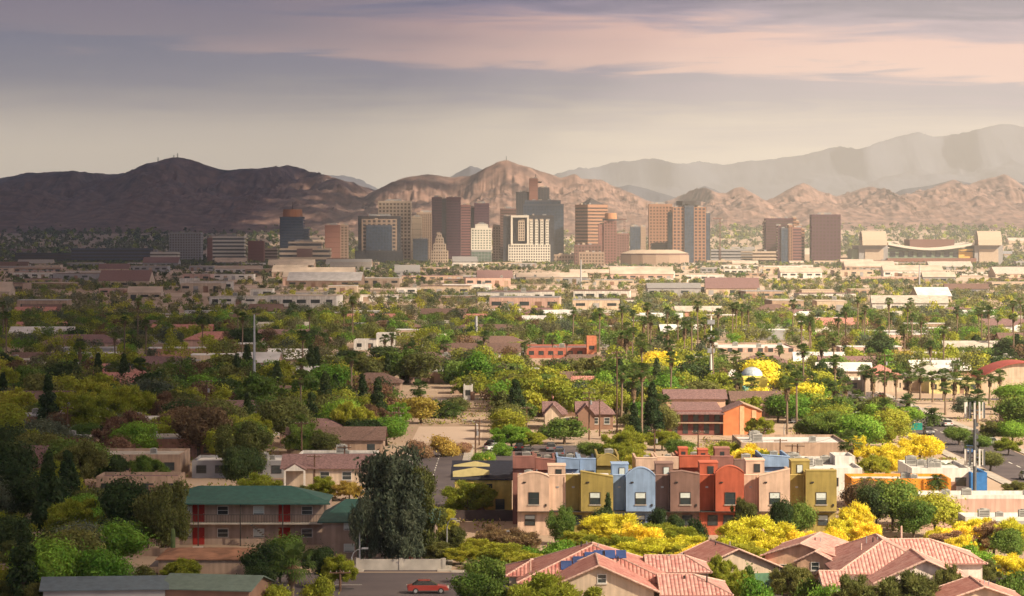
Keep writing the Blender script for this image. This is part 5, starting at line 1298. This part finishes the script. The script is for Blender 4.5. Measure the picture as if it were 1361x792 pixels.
def palm(px, D, h, rad=2.0, kind='fan', label=None):
    x = X(px, D)
    t = bpy.data.objects.new('palm_tree', None); COL.objects.link(t); t.location = (x, D, 0); t.rotation_euler = (R(rnd.uniform(-1.5, 1.5)), R(rnd.uniform(-2, 2)), rnd.uniform(0, 6.28))
    t['category'] = 'palm'; t['group'] = 'palm trees across the town'
    tr = link('trunk', PT, t); tr.scale = (.24, .24, h)
    c = link('crown', rnd.choice(PC if kind == 'fan' else PD), t); c.location = (0, 0, h); c.scale = (rad,)*3
    if kind == 'fan': s_ = link('dead_frond_skirt', rnd.choice(PS), t); s_.location = (0, 0, h-.1); s_.scale = (rad*.8, rad*.8, rad*rnd.uniform(.35, .95))
    if label: t['label'] = label
    else: w_ = ('tall fan palm' if h > 13 else ('fan palm' if h > 8 else 'short fan palm')) if kind == 'fan' else 'arching date palm'; auto(t, w_, w_+'s', x, D)
    return t
palm(388, 303, Z(750, 303), 2.8, 'fan', 'large low fan palm among dark trees at the bottom')
HP = [(1175,575,572),(1112,520,640),(1098,522,650),(1122,514,660),(1084,530,640),(1140,560,600),(1132,594,470),(1190,500,700),(1176,508,690),(1207,512,690),(1222,505,700),(1240,520,690),(1255,512,700),(1268,525,680),(1150,500,720),(1160,505,700),(1286,530,660),(1300,505,690),(1315,520,680),
      (1078,505,680),(1066,498,700),(1050,488,730),(1010,470,800),(1022,478,780),(960,465,830),(975,468,820),(945,500,700),(930,478,800),(918,485,780),(905,500,700),(886,503,680),(880,540,580),(720,450,1000),(734,455,960),(752,460,950),(860,468,880),(846,472,900),(980,505,680),(1000,510,660),(1270,488,760),(1205,560,590),(1258,542,640),(1298,560,600),
      (820,487,700),(566,450,930),(592,460,900),(548,465,880),(512,448,960),(520,445,980),(340,513,680),(366,508,690),(275,505,700),(315,535,640),(401,575,520),(185,480,760),(215,505,700),(150,500,740),(120,540,620),(460,540,620),(556,540,640),(602,450,960),(640,470,900),(1330,505,700),(1345,490,760),(430,450,980),(1035,460,860),(700,468,900),(884,420,1200),(1186,420,1250),(760,420,1200),(655,425,1150)]
for px, yt, D in HP:
    palm(px+rnd.uniform(-2, 2), D, max(6, Z(yt, D)-1.2), rnd.uniform(1.9, 2.6), 'fan')
for px, yt, D in ((1176,544,640),(1238,560,600),(556,548,640),(585,552,630),(602,556,628),(446,560,600),(1258,620,450),(1150,640,412),(1246,638,400),(1170,642,404)):
    palm(px, D, max(2.5, Z(yt, D)), rnd.uniform(2.6, 3.2) if D > 500 else 1.6, 'date')
k = 0
while k < 100:
    D = math.sqrt(rnd.uniform(520**2, 1150**2)); px = rnd.choice([rnd.uniform(700, 1361), rnd.uniform(840, 1020), rnd.uniform(1040, 1361), rnd.uniform(0, 700)]); x = X(px, D); h = rnd.uniform(9, 17)
    if not free(x, D, 1) or not hidden_ok(px, PY(h+2, D), PY(0, D), 12, D): 
        k += .2; continue
    palm(px, D, h, rnd.uniform(1.7, 2.4), 'fan'); k += 1
# saguaros
for px, D, yt, lab in ((230, 352, 702, 'tall saguaro column left of the parked cars'), (157, 340, 722, 'shorter saguaro column at bottom left'), (163, 345, 744, 'very short saguaro beside the shorter column')):
    h = Z(yt, D); t = thing('saguaro_cactus', lab, 'cactus', X(px, D), D)
    m = MB(); n = 14; rad = .28
    rings = [(0, rad*.8), (h*.3, rad), (h*.8, rad), (h*.95, rad*.8), (h, rad*.3)]
    for (z0, r0), (z1, r1) in zip(rings[:-1], rings[1:]):
        for j in range(n*2):
            a0, a1 = math.pi*j/n, math.pi*(j+1)/n; f0, f1 = (1 if j % 2 else .85), (.85 if j % 2 else 1)
            m.poly([(r0*f0*math.cos(a0), r0*f0*math.sin(a0), z0), (r0*f1*math.cos(a1), r0*f1*math.sin(a1), z0), (r1*f1*math.cos(a1), r1*f1*math.sin(a1), z1), (r1*f0*math.cos(a0), r1*f0*math.sin(a0), z1)])
    m.build('stem', mat('cactus_skin', (.10,.14,.05), var=.2), t)

# ------------------------------------------------------------------ poles, lamps, masts
def wood_pole(px, D, yt, arms=1, label=None):
    h = Z(yt, D); x = X(px, D); t = bpy.data.objects.new('utility_pole', None); COL.objects.link(t); t.location = (x, D, 0)
    t['category'] = 'utility pole'; t['group'] = 'wooden utility poles'; t.rotation_euler = (0, 0, R(rnd.uniform(-25, 25)))
    MB().tube((0,0,-.2), (0,0,h), .17, .11, 7).build('pole', M_wood, t)
    for k in range(arms):
        z = h-.4-k*1.1
        a = MB().box(-1.2, 1.2, -.2, -.08, z, z+.14).build('crossarm', M_wood, t)
        for q_ in (-1.05, -.4, .4, 1.05): MB().tube((q_, -.14, z+.145), (q_, -.14, z+.32), .05, .03, 6).build('insulator', M_conc, a)
    if arms and rnd.random() < .4: MB().tube((.35, 0, h-2.6), (.35, 0, h-1.8), .22, .22, 8).build('transformer', M_metal, t)
    if label: t['label'] = label
    else: auto(t, 'wooden utility pole', 'wooden utility poles', x, D)
    return t
for px, D, yt in ((820,560,466),(632,520,560),(637,545,556),(783,560,520),(797,570,530),(524,560,546),(530,590,540),(401,500,560),(458,470,592),(418,455,604),(1002,500,575),(1010,520,572),(1016,540,568),(1037,470,583),(1053,478,590),(1060,466,590),(1062,520,560),(928,500,572),(700,560,540),(870,520,570),(1150,520,560),(1200,560,545),(275,600,505),
                  (735,820,470),(650,860,465),(905,760,486),(1120,700,500),(1082,640,520),(452,318,757),(594,372,690),(1176,640,470),(560,900,450),(480,840,470),(360,620,520),(310,560,540),(205,520,560),(90,560,540)):
    wood_pole(px, D, yt, 1 if rnd.random() < .8 else 2)
def street_lamp(label, px, D, yt, reach, twin=False):
    h = Z(yt, D); t = thing('street_lamp', label, 'street lamp', X(px, D), D, group='street lamps')
    MB().tube((0,0,0), (0,0,h-1.0), .13, .08, 8).build('pole', M_metal, t)
    a = MB()
    for sg in ((1, -1) if twin else (1,)):
        pts = [(0, h-1.0), (.15*sg*reach, h-.45), (.45*sg*reach, h-.12), (sg*reach, h)]
        for p, q_ in zip(pts[:-1], pts[1:]): a.tube((p[0], 0, p[1]), (q_[0], 0, q_[1]), .06, .05, 6)
    a.build('arm', M_metal, t)
    for sg in ((1, -1) if twin else (1,)): MB().prism([(sg*reach-.35, -.16), (sg*reach+.4, -.16), (sg*reach+.4, .16), (sg*reach-.35, .16)], h-.06, h+.12).build('lamp_head', M_metal, t)
    MB().tube((0,0,0), (0,0,.35), .22, .2, 8).build('base', M_conc, t)
    return t
street_lamp('tall cobra-head street lamp in front of the big drooping tree', 478, 341, 686, 2.4)
street_lamp('shorter street lamp left of the tall one', 467.5, 330, 729, 1.5)
street_lamp('street lamp above the brick wall right of the street', 670.5, 352, 706, .6)
street_lamp('slim lamp post at the foot of the flowering bushes', 594, 350, 690, .8)
street_lamp('lamp with arm beside the car lot', 634, 575, 558, -2.6)
for i, (px, D, yt) in enumerate(((1127,560,548),(1165,600,545),(1225,640,540),(1092,560,555),(1042,560,560))): 
    street_lamp(('first', 'second', 'third', 'farther left', 'leftmost')[i]+' distant street lamp near the palm-lined avenue', px, D, yt, 1.8)
# ball-field floodlights
for px, lab in ((1236, 'left floodlight mast above the white pavilion'), (1266, 'right floodlight mast above the white pavilion')):
    D = 780; h = Z(478, D); t = thing('floodlight_mast', lab, 'floodlight', X(px, D), D, group='ball field floodlights')
    MB().tube((0,0,0), (0,0,h), .22, .14, 8).build('pole', M_metal, t)
    for r_ in range(2):
        MB().box(-1.9, 1.9, -.1, .1, h-.1-r_*1.3, h-r_*1.3).build('crossbar', M_metal, t)
        for k in range(5): MB().tube((-1.7+k*.85, -.35, h+.25-r_*1.3), (-1.7+k*.85, 0, h+.35-r_*1.3), .3, .2, 8).build('floodlight', M_white, t)
# tall monopoles and lattice masts
for px, D, yt, lab in ((945,700,420,'tall slim white communication mast with small dishes'), (338,720,418,'tall slim grey mast in the left neighbourhood'), (1222,2400,352,'thin distant lamp mast before the ballpark'), (772,2400,345,'thin distant mast below the brown low-rise'), (633,1050,420,'thin pole left of the red school')):
    h = Z(yt, D); t = thing('communication_mast', lab, 'mast', X(px, D), D)
    MB().tube((0,0,0), (0,0,h), .45 if D < 1000 else .8, .2 if D < 1000 else .5, 8).build('pole', M_white if px == 945 else M_metal, t)
    if D < 1000 and px > 400:
        for k, z in enumerate((h-2, h-6, h-9)): MB().box(-.9, .9, -.5, -.2, z, z+1.1).build('antenna_panel', M_metal, t)
        MB().tube((.4, 0, h-7), (1.6, 0, h-7), .5, .5, 10).build('dish', M_white, t)
# cell tower
D = 412; h = Z(537, D); t = thing('cell_tower', 'cell tower monopole with two rings of white antenna panels', 'cell tower', X(1295.5, D), D)
M_pole = mat('dark_steel', (.09,.095,.105), rough=.7, metal=.0)
MB().tube((0,0,0), (0,0,h*.55), .28, .24, 12).tube((0,0,h*.55), (0,0,h+.4), .24, .18, 12).build('pole', M_pole, t)
for zc in (h-.9, Z(608, D)):
    rg = MB()
    for k in range(3):
        a = 2*math.pi*k/3+.4; b = 2*math.pi*(k+1)/3+.4; rg.tube((1.15*math.cos(a), 1.15*math.sin(a), zc), (1.15*math.cos(b), 1.15*math.sin(b), zc), .06, .06, 6); rg.tube((0,0,zc), (1.15*math.cos(a), 1.15*math.sin(a), zc), .06, .06, 6)
        rg.tube((1.15*math.cos(a), 1.15*math.sin(a), zc-.6), (1.15*math.cos(b), 1.15*math.sin(b), zc-.6), .05, .05, 6)
    ro = rg.build('antenna_mount', M_pole, t)
    for k in range(9):
        a = 2*math.pi*(k//3)/3+.35+((k % 3)-1)*.55; x_, y_ = 1.35*math.cos(a), 1.35*math.sin(a); s_ = .12
        MB().prism([(x_-s_, y_-.08), (x_+s_, y_-.08), (x_+s_, y_+.08), (x_-s_, y_+.08)], zc-1.15, zc+1.15).build('antenna_panel', M_white if k % 3 else M_pole, ro)
for k in range(5): MB().box(.18, .5, -.16, .16, h-3.2-k*.9, h-2.7-k*.9).build('radio_unit', M_pole, t)
lm('the cell tower', 1295, 412, 4)
# road signs
for px, D, yt, lab in ((1218,590,562,'green road sign under the bright green tree'), (1322,575,563,'green road sign right of the cell tower')):
    h = Z(yt, D); t = thing('road_sign', lab, 'road sign', X(px, D), D); MB().tube((0,0,0), (0,0,h), .1, .1, 6).build('post', M_metal, t)
    MB().box(-1.2, 1.2, -.2, -.12, h-1.5, h).build('sign_panel', mat('sign_green', (.02,.26,.20), rough=.5), t)
t = thing('billboard', 'pale blank billboard in the far left flats', 'billboard', X(252,2300), 2300); MB().box(-8, 8, -.3, .3, 2, 9).build('panel', M_white, t)
for x in (-6, 6): MB().box(x-.3, x+.3, .32, .9, 0, 8).build('post', M_metal, t)

# overhead wires between the nearer poles
def wire(label, a, b, sag):
    m = MB(); p = Vector(a)
    for k in range(1, 17):
        u = k/16; q_ = Vector(a).lerp(Vector(b), u)-Vector((0, 0, sag*4*u*(1-u))); m.tube(p, q_, .022, .022, 4); p = q_
    o = m.build('overhead_wire', M_dark); tag(o, label, 'wire', 'overhead wires')
def wp(px, yt, D, dz=.1): return (X(px, D), D, Z(yt, D)-.2+dz)
wire('overhead wire sagging between the poles behind the bungalow, left span', wp(401,560,500), wp(458,592,470), .7)
wire('overhead wire running left across the roofs from the bungalow pole', wp(205,560,520), wp(401,560,500), 1.2)
wire('overhead wire from the twin poles by the vacant lot to the dark middle pole', wp(632,560,520), wp(783,520,560), 1.2)
wire('overhead wire over the warehouse roof', wp(928,572,500), wp(1037,583,470), .8)
wire('overhead wire right of the warehouse poles', wp(1060,590,466), wp(1150,560,520), .8)

wire('overhead wire between the two middle poles left of the brick apartments', wp(735,820,480), wp(820,560,476), 1.0)
wire('upper overhead wire crossing the car lot', wp(783,520,530), wp(928,500,582), .8)
wire('overhead wire from the bungalow pole to the street head', wp(458,592,470), wp(524,546,560), .8)
wire('overhead wire across the far left yards', wp(90,540,560), wp(205,560,520), 1.0)
# ------------------------------------------------------------------ cars
CARC = {'white': (.65,.65,.65), 'silver': (.38,.39,.41), 'black': (.02,.02,.025), 'red': (.30,.04,.03), 'blue': (.04,.10,.25), 'grey': (.14,.14,.15), 'tan': (.38,.30,.20)}
def carpaint(c): return mat('paint_'+c, CARC[c], rough=.28, spec=.6, var=.04)
def sedan_meshes():
    W_ = .9
    prof = [(-2.25,.35),(-2.3,.62),(-2.2,.88),(-1.5,.95),(1.0,.93),(1.95,.80),(2.22,.62),(2.25,.38)]
    body = MB()
    rows = [(-W_, .93), (-W_*.96, 1.0), (W_*.96, 1.0), (W_, .93)]
    n = len(prof)
    for y_, k_ in rows: body.v += [(p[0]*(.985 if k_ < 1 else 1), y_, .38+(p[1]-.38)*k_) for p in prof]
    for r_ in range(3):
        for k in range(n): body.f.append((r_*n+k, r_*n+(k+1) % n, (r_+1)*n+(k+1) % n, (r_+1)*n+k))
    body.f.append(tuple(range(n))); body.f.append(tuple(range(4*n-1, 3*n-1, -1)))
    cab = [(-1.75,.94),(-1.15,1.40),(.25,1.43),(1.05,.93)]
    roof = MB(); roof.prism([(-1.1,-.60),(.22,-.60),(.22,.60),(-1.1,.60)], 1.40, 1.45)
    gl = MB()
    i = len(gl.v); gl.v += [(cab[0][0],-.82,.94),(cab[0][0],.82,.94),(cab[3][0],.82,.93),(cab[3][0],-.82,.93),(cab[1][0],-.62,1.41),(cab[1][0],.62,1.41),(cab[2][0],.62,1.42),(cab[2][0],-.62,1.42)]
    gl.f += [(0,1,5,4),(2,3,7,6),(3,0,4,7),(1,2,6,5),(4,5,6,7)]
    wh = MB().tube((0,-.11,0), (0,.11,0), .33, .33, 14); hub = MB().tube((0,-.125,0), (0,.125,0), .19, .19, 10)
    lh = MB().box(2.17, 2.27, -.22, .22, .6, .74); lt = MB().box(-2.31, -2.24, -.2, .2, .68, .84)
    return dict(body=mesh_of(body, None), roof=mesh_of(roof, None), glass=mesh_of(gl, glass_mat('car_glass', (.02,.025,.03))), wheel=mesh_of(wh, M_dark), hub=mesh_of(hub, M_metal), lh=mesh_of(lh, M_wframe), lt=mesh_of(lt, mat('tail_lamp', (.35,.01,.01))))
SED = sedan_meshes()
def car(px, D, colour, rz, label=None, x=None, z=.012):
    x = X(px, D) if x is None else x
    t = bpy.data.objects.new('parked_car', None); COL.objects.link(t); t.location = (x, D, z); t.rotation_euler = (0, 0, rz); t['category'] = 'car'; t['group'] = 'cars about the streets'
    for nm in ('body', 'roof'):
        me = SED[nm].copy(); me.materials.clear(); me.materials.append(carpaint(colour)); link(nm, me, t)
    link('window_glass', SED['glass'], t)
    for a in (-1.4, 1.4):
        for b in (-.80, .80): w_ = link('wheel', SED['wheel'], t); w_.location = (a, b, .33); link('rim', SED['hub'], w_)
    for b in (-.62, .62): o = link('headlight', SED['lh'], t); o.location = (0, b, 0); o = link('tail_light', SED['lt'], t); o.location = (0, b, 0)
    if label: t['label'] = label
    else: auto(t, colour+' car', colour+' cars', x, D)
    return t
car(569, 316.5, 'red', R(3), 'red car on the bottom street', z=.014)
car(268, 350.5, 'white', R(8), 'white car farthest back in the apartment parking lot')
car(256, 347.5, 'black', R(-4), 'dark car between the two pale ones in the apartment lot')
car(244, 344, 'silver', R(5), 'silver car nearest in the apartment parking lot')
car(661, 531, 'white', R(20), 'white car parked at the head of the empty street')
car(655, 540, 'black', R(70), 'dark car behind the white one at the street head')
car(482, 476, 'silver', R(4), 'silver car beside the bungalow')
car(236, 408, 'grey', R(0), 'grey car by the white flat house')
cols_ = list(CARC)
for k in range(16): car(0, 486+((k*37) % 50), rnd.choice(cols_), R(90 if k % 2 else 88), x=X(690+(k % 8)*11, 510)+rnd.uniform(-.2,.2))
for k in range(20): car(0, 598+((k*29) % 36), rnd.choice(cols_), R(rnd.choice([0, 90])), x=X(1070+(k % 10)*12.5, 615))
for k in range(18): car(0, 470+k*26+rnd.uniform(-4,4), rnd.choice(cols_), R(90 if k % 2 else -90), x=(91.5 if k % 2 else 84))

# ------------------------------------------------------------------ labels for the many small things
ORD = ['first','second','third','fourth','fifth','sixth','seventh','eighth','ninth','tenth','eleventh','twelfth','thirteenth','fourteenth','fifteenth','sixteenth','seventeenth','eighteenth','nineteenth','twentieth']
NUM = ['zero','one','two','three','four','five','six','seven','eight','nine','ten','eleven','twelve','thirteen','fourteen','fifteen','sixteen','seventeen','eighteen','nineteen','twenty']
def label_all():
    keys = {}
    for o, desc, plural, x, y in AUTO:
        px, py = PX(x, y), PY(2, y)
        best = min(LM, key=lambda L: (abs(L[1]-px)/1.0)+abs(L[2]-py)*2.2+(60 if abs(L[3]/y-1) > .6 else 0))
        rel = 'behind' if y > best[3]+14 else ('in front of' if y < best[3]-8 else ('left of' if px < best[1] else 'right of'))
        keys.setdefault((desc, rel, best[0], plural), []).append((px, y, o))
    for (desc, rel, place, plural), L in keys.items():
        L.sort(key=lambda a: a[0])
        n = len(L)
        for i, (px, y, o) in enumerate(L):
            if n == 1: o['label'] = '%s %s %s' % (desc, rel, place)
            elif n == 2: o['label'] = '%s of two %s %s %s' % (('left-hand', 'right-hand')[i], plural, rel, place)
            elif i == 0: o['label'] = 'leftmost %s %s %s' % (desc, rel, place)
            elif i == n-1: o['label'] = 'rightmost %s %s %s' % (desc, rel, place)
            elif i < n/2 and i < 20: o['label'] = '%s-from-left %s %s %s' % (ORD[i], desc, rel, place)
            elif n-1-i < 20: o['label'] = '%s-from-right %s %s %s' % (ORD[n-1-i], desc, rel, place)
            else: o['label'] = '%d-from-left %s %s %s' % (i+1, desc, rel, place)
label_all()

# ------------------------------------------------------------------ haze
hz = MB().box(-14900, 14900, -2400, 21900, -1.2, 880).build('haze')
hz['kind'] = 'stuff'; hz['label'] = 'pale dusty haze over the valley'; hz['category'] = 'haze'
hm = bpy.data.materials.new('haze'); hm.use_nodes = True; hn = hm.node_tree; hn.nodes.remove(hn.nodes['Principled BSDF'])
pv = hn.nodes.new('ShaderNodeVolumePrincipled'); pv.inputs['Color'].default_value = (.95,.90,.86,1); pv.inputs['Density'].default_value = HAZE; pv.inputs['Anisotropy'].default_value = 0.0
hn.links.new(pv.outputs[0], hn.nodes['Material Output'].inputs['Volume']); hz.data.materials.append(hm)

# ------------------------------------------------------------------ unseen cloud bank, added out of view to darken the left side
def build_shade_cloud():
    zc = 1500.0; k = zc/math.tan(R(SUN_EL)); ox, oy = k*math.sin(R(SUN_AZ)), k*math.cos(R(SUN_AZ))
    ny, nx = 260, 150
    yy = np.concatenate([np.linspace(-900, 1500, 120), np.linspace(1540, 9900, ny-120)])
    u = np.linspace(0, 1, nx)
    Yg = np.repeat(yy[:, None], nx, 1); U = np.repeat(u[None], ny, 0)
    edge = -SHADE_CLOUD_K*np.maximum(Yg, 120)-4-.03*np.maximum(Yg-3500, 0)+(fbm(Yg/140., Yg*0+3.3, 4)-.5)*(10+.012*np.abs(Yg))
    far = edge-4200
    Xs = edge+(far-edge)*U**2.2
    th = 130*np.minimum(1, U*6+.02)*(.5+fbm(Xs/500., Yg/500., 5))
    gx, gy = Xs+ox, Yg+oy
    top = np.stack([gx, gy, zc+th], -1).reshape(-1, 3); bot = np.stack([gx, gy, zc-th*.35], -1).reshape(-1, 3)
    n0 = len(top); i = (np.arange(ny-1)[:, None]*nx+np.arange(nx-1)[None]).ravel()
    q = np.stack([i, i+1, i+nx+1, i+nx], -1); qb = q[:, ::-1]+n0
    e1 = np.arange(ny-1)*nx; s1 = np.stack([e1, e1+nx, e1+nx+n0, e1+n0], -1); e2 = e1+nx-1; s2 = np.stack([e2+nx, e2, e2+n0, e2+nx+n0], -1)
    f1 = np.arange(nx-1); s3 = np.stack([f1+1, f1, f1+n0, f1+1+n0], -1); f2 = f1+(ny-1)*nx; s4 = np.stack([f2, f2+1, f2+1+n0, f2+n0], -1)
    o = link('cloud', npmesh('cloud', np.concatenate([top, bot]), np.concatenate([q, qb, s1, s2, s3, s4]), [mat('cloud_vapour', (.80,.80,.82), var=.03, scale=.002)], smooth=True))
    struct(o)
    # loose puffs added to soften the shade along the bank's sunward edge
    rng = np.random.RandomState(8); V = []; Q = []; n = 0
    oct_v = np.array([(1,0,0),(0,1,0),(-1,0,0),(0,-1,0),(0,0,.45),(0,0,-.3),(.75,.75,.1),(-.75,.75,.1),(-.75,-.75,.1),(.75,-.75,.1)])
    oct_f = [(0,6,4,5),(6,1,4,5),(1,7,4,5),(7,2,4,5),(2,8,4,5),(8,3,4,5),(3,9,4,5),(9,0,4,5)]
    f_ = np.array([(a, b, 4, 4) for a, b, _, _ in oct_f]+[(b, a, 5, 5) for a, b, _, _ in oct_f])
    tri = f_[:, :3]
    y = -900.0
    while y < 9900:
        yy_ = max(abs(y), 250.); rad = 5+.006*yy_; sh_ = .03*max(0, y-3500); W0, W1 = -SHADE_CLOUD_K*max(y, 120)-10-sh_, SHADE_CLOUD_E*max(y, 120)+25-sh_*1.2
        m = int((W1-W0)/rad*.62)+1
        for k in range(m):
            u_ = rng.uniform()**1.0
            if rng.uniform() < u_**1.1: continue
            r_ = rad*rng.uniform(.6, 1.4); c = np.array([W0+(W1-W0)*u_+ox, y+rng.uniform(-rad, rad)+oy, zc+rng.uniform(-20, 60)])
            V.append(oct_v*r_*rng.uniform(.7, 1.3, (10, 1))+c); Q.append(tri+n*10); n += 1
        y += rad*1.3
    struct(link('cloud', npmesh('cloud', np.concatenate(V), np.concatenate(Q), [MATS['cloud_vapour']])))
    print('puffs', n)
SHADE_CLOUD_E = 0.012
SHADE_CLOUD_K = 0.088
build_shade_cloud()
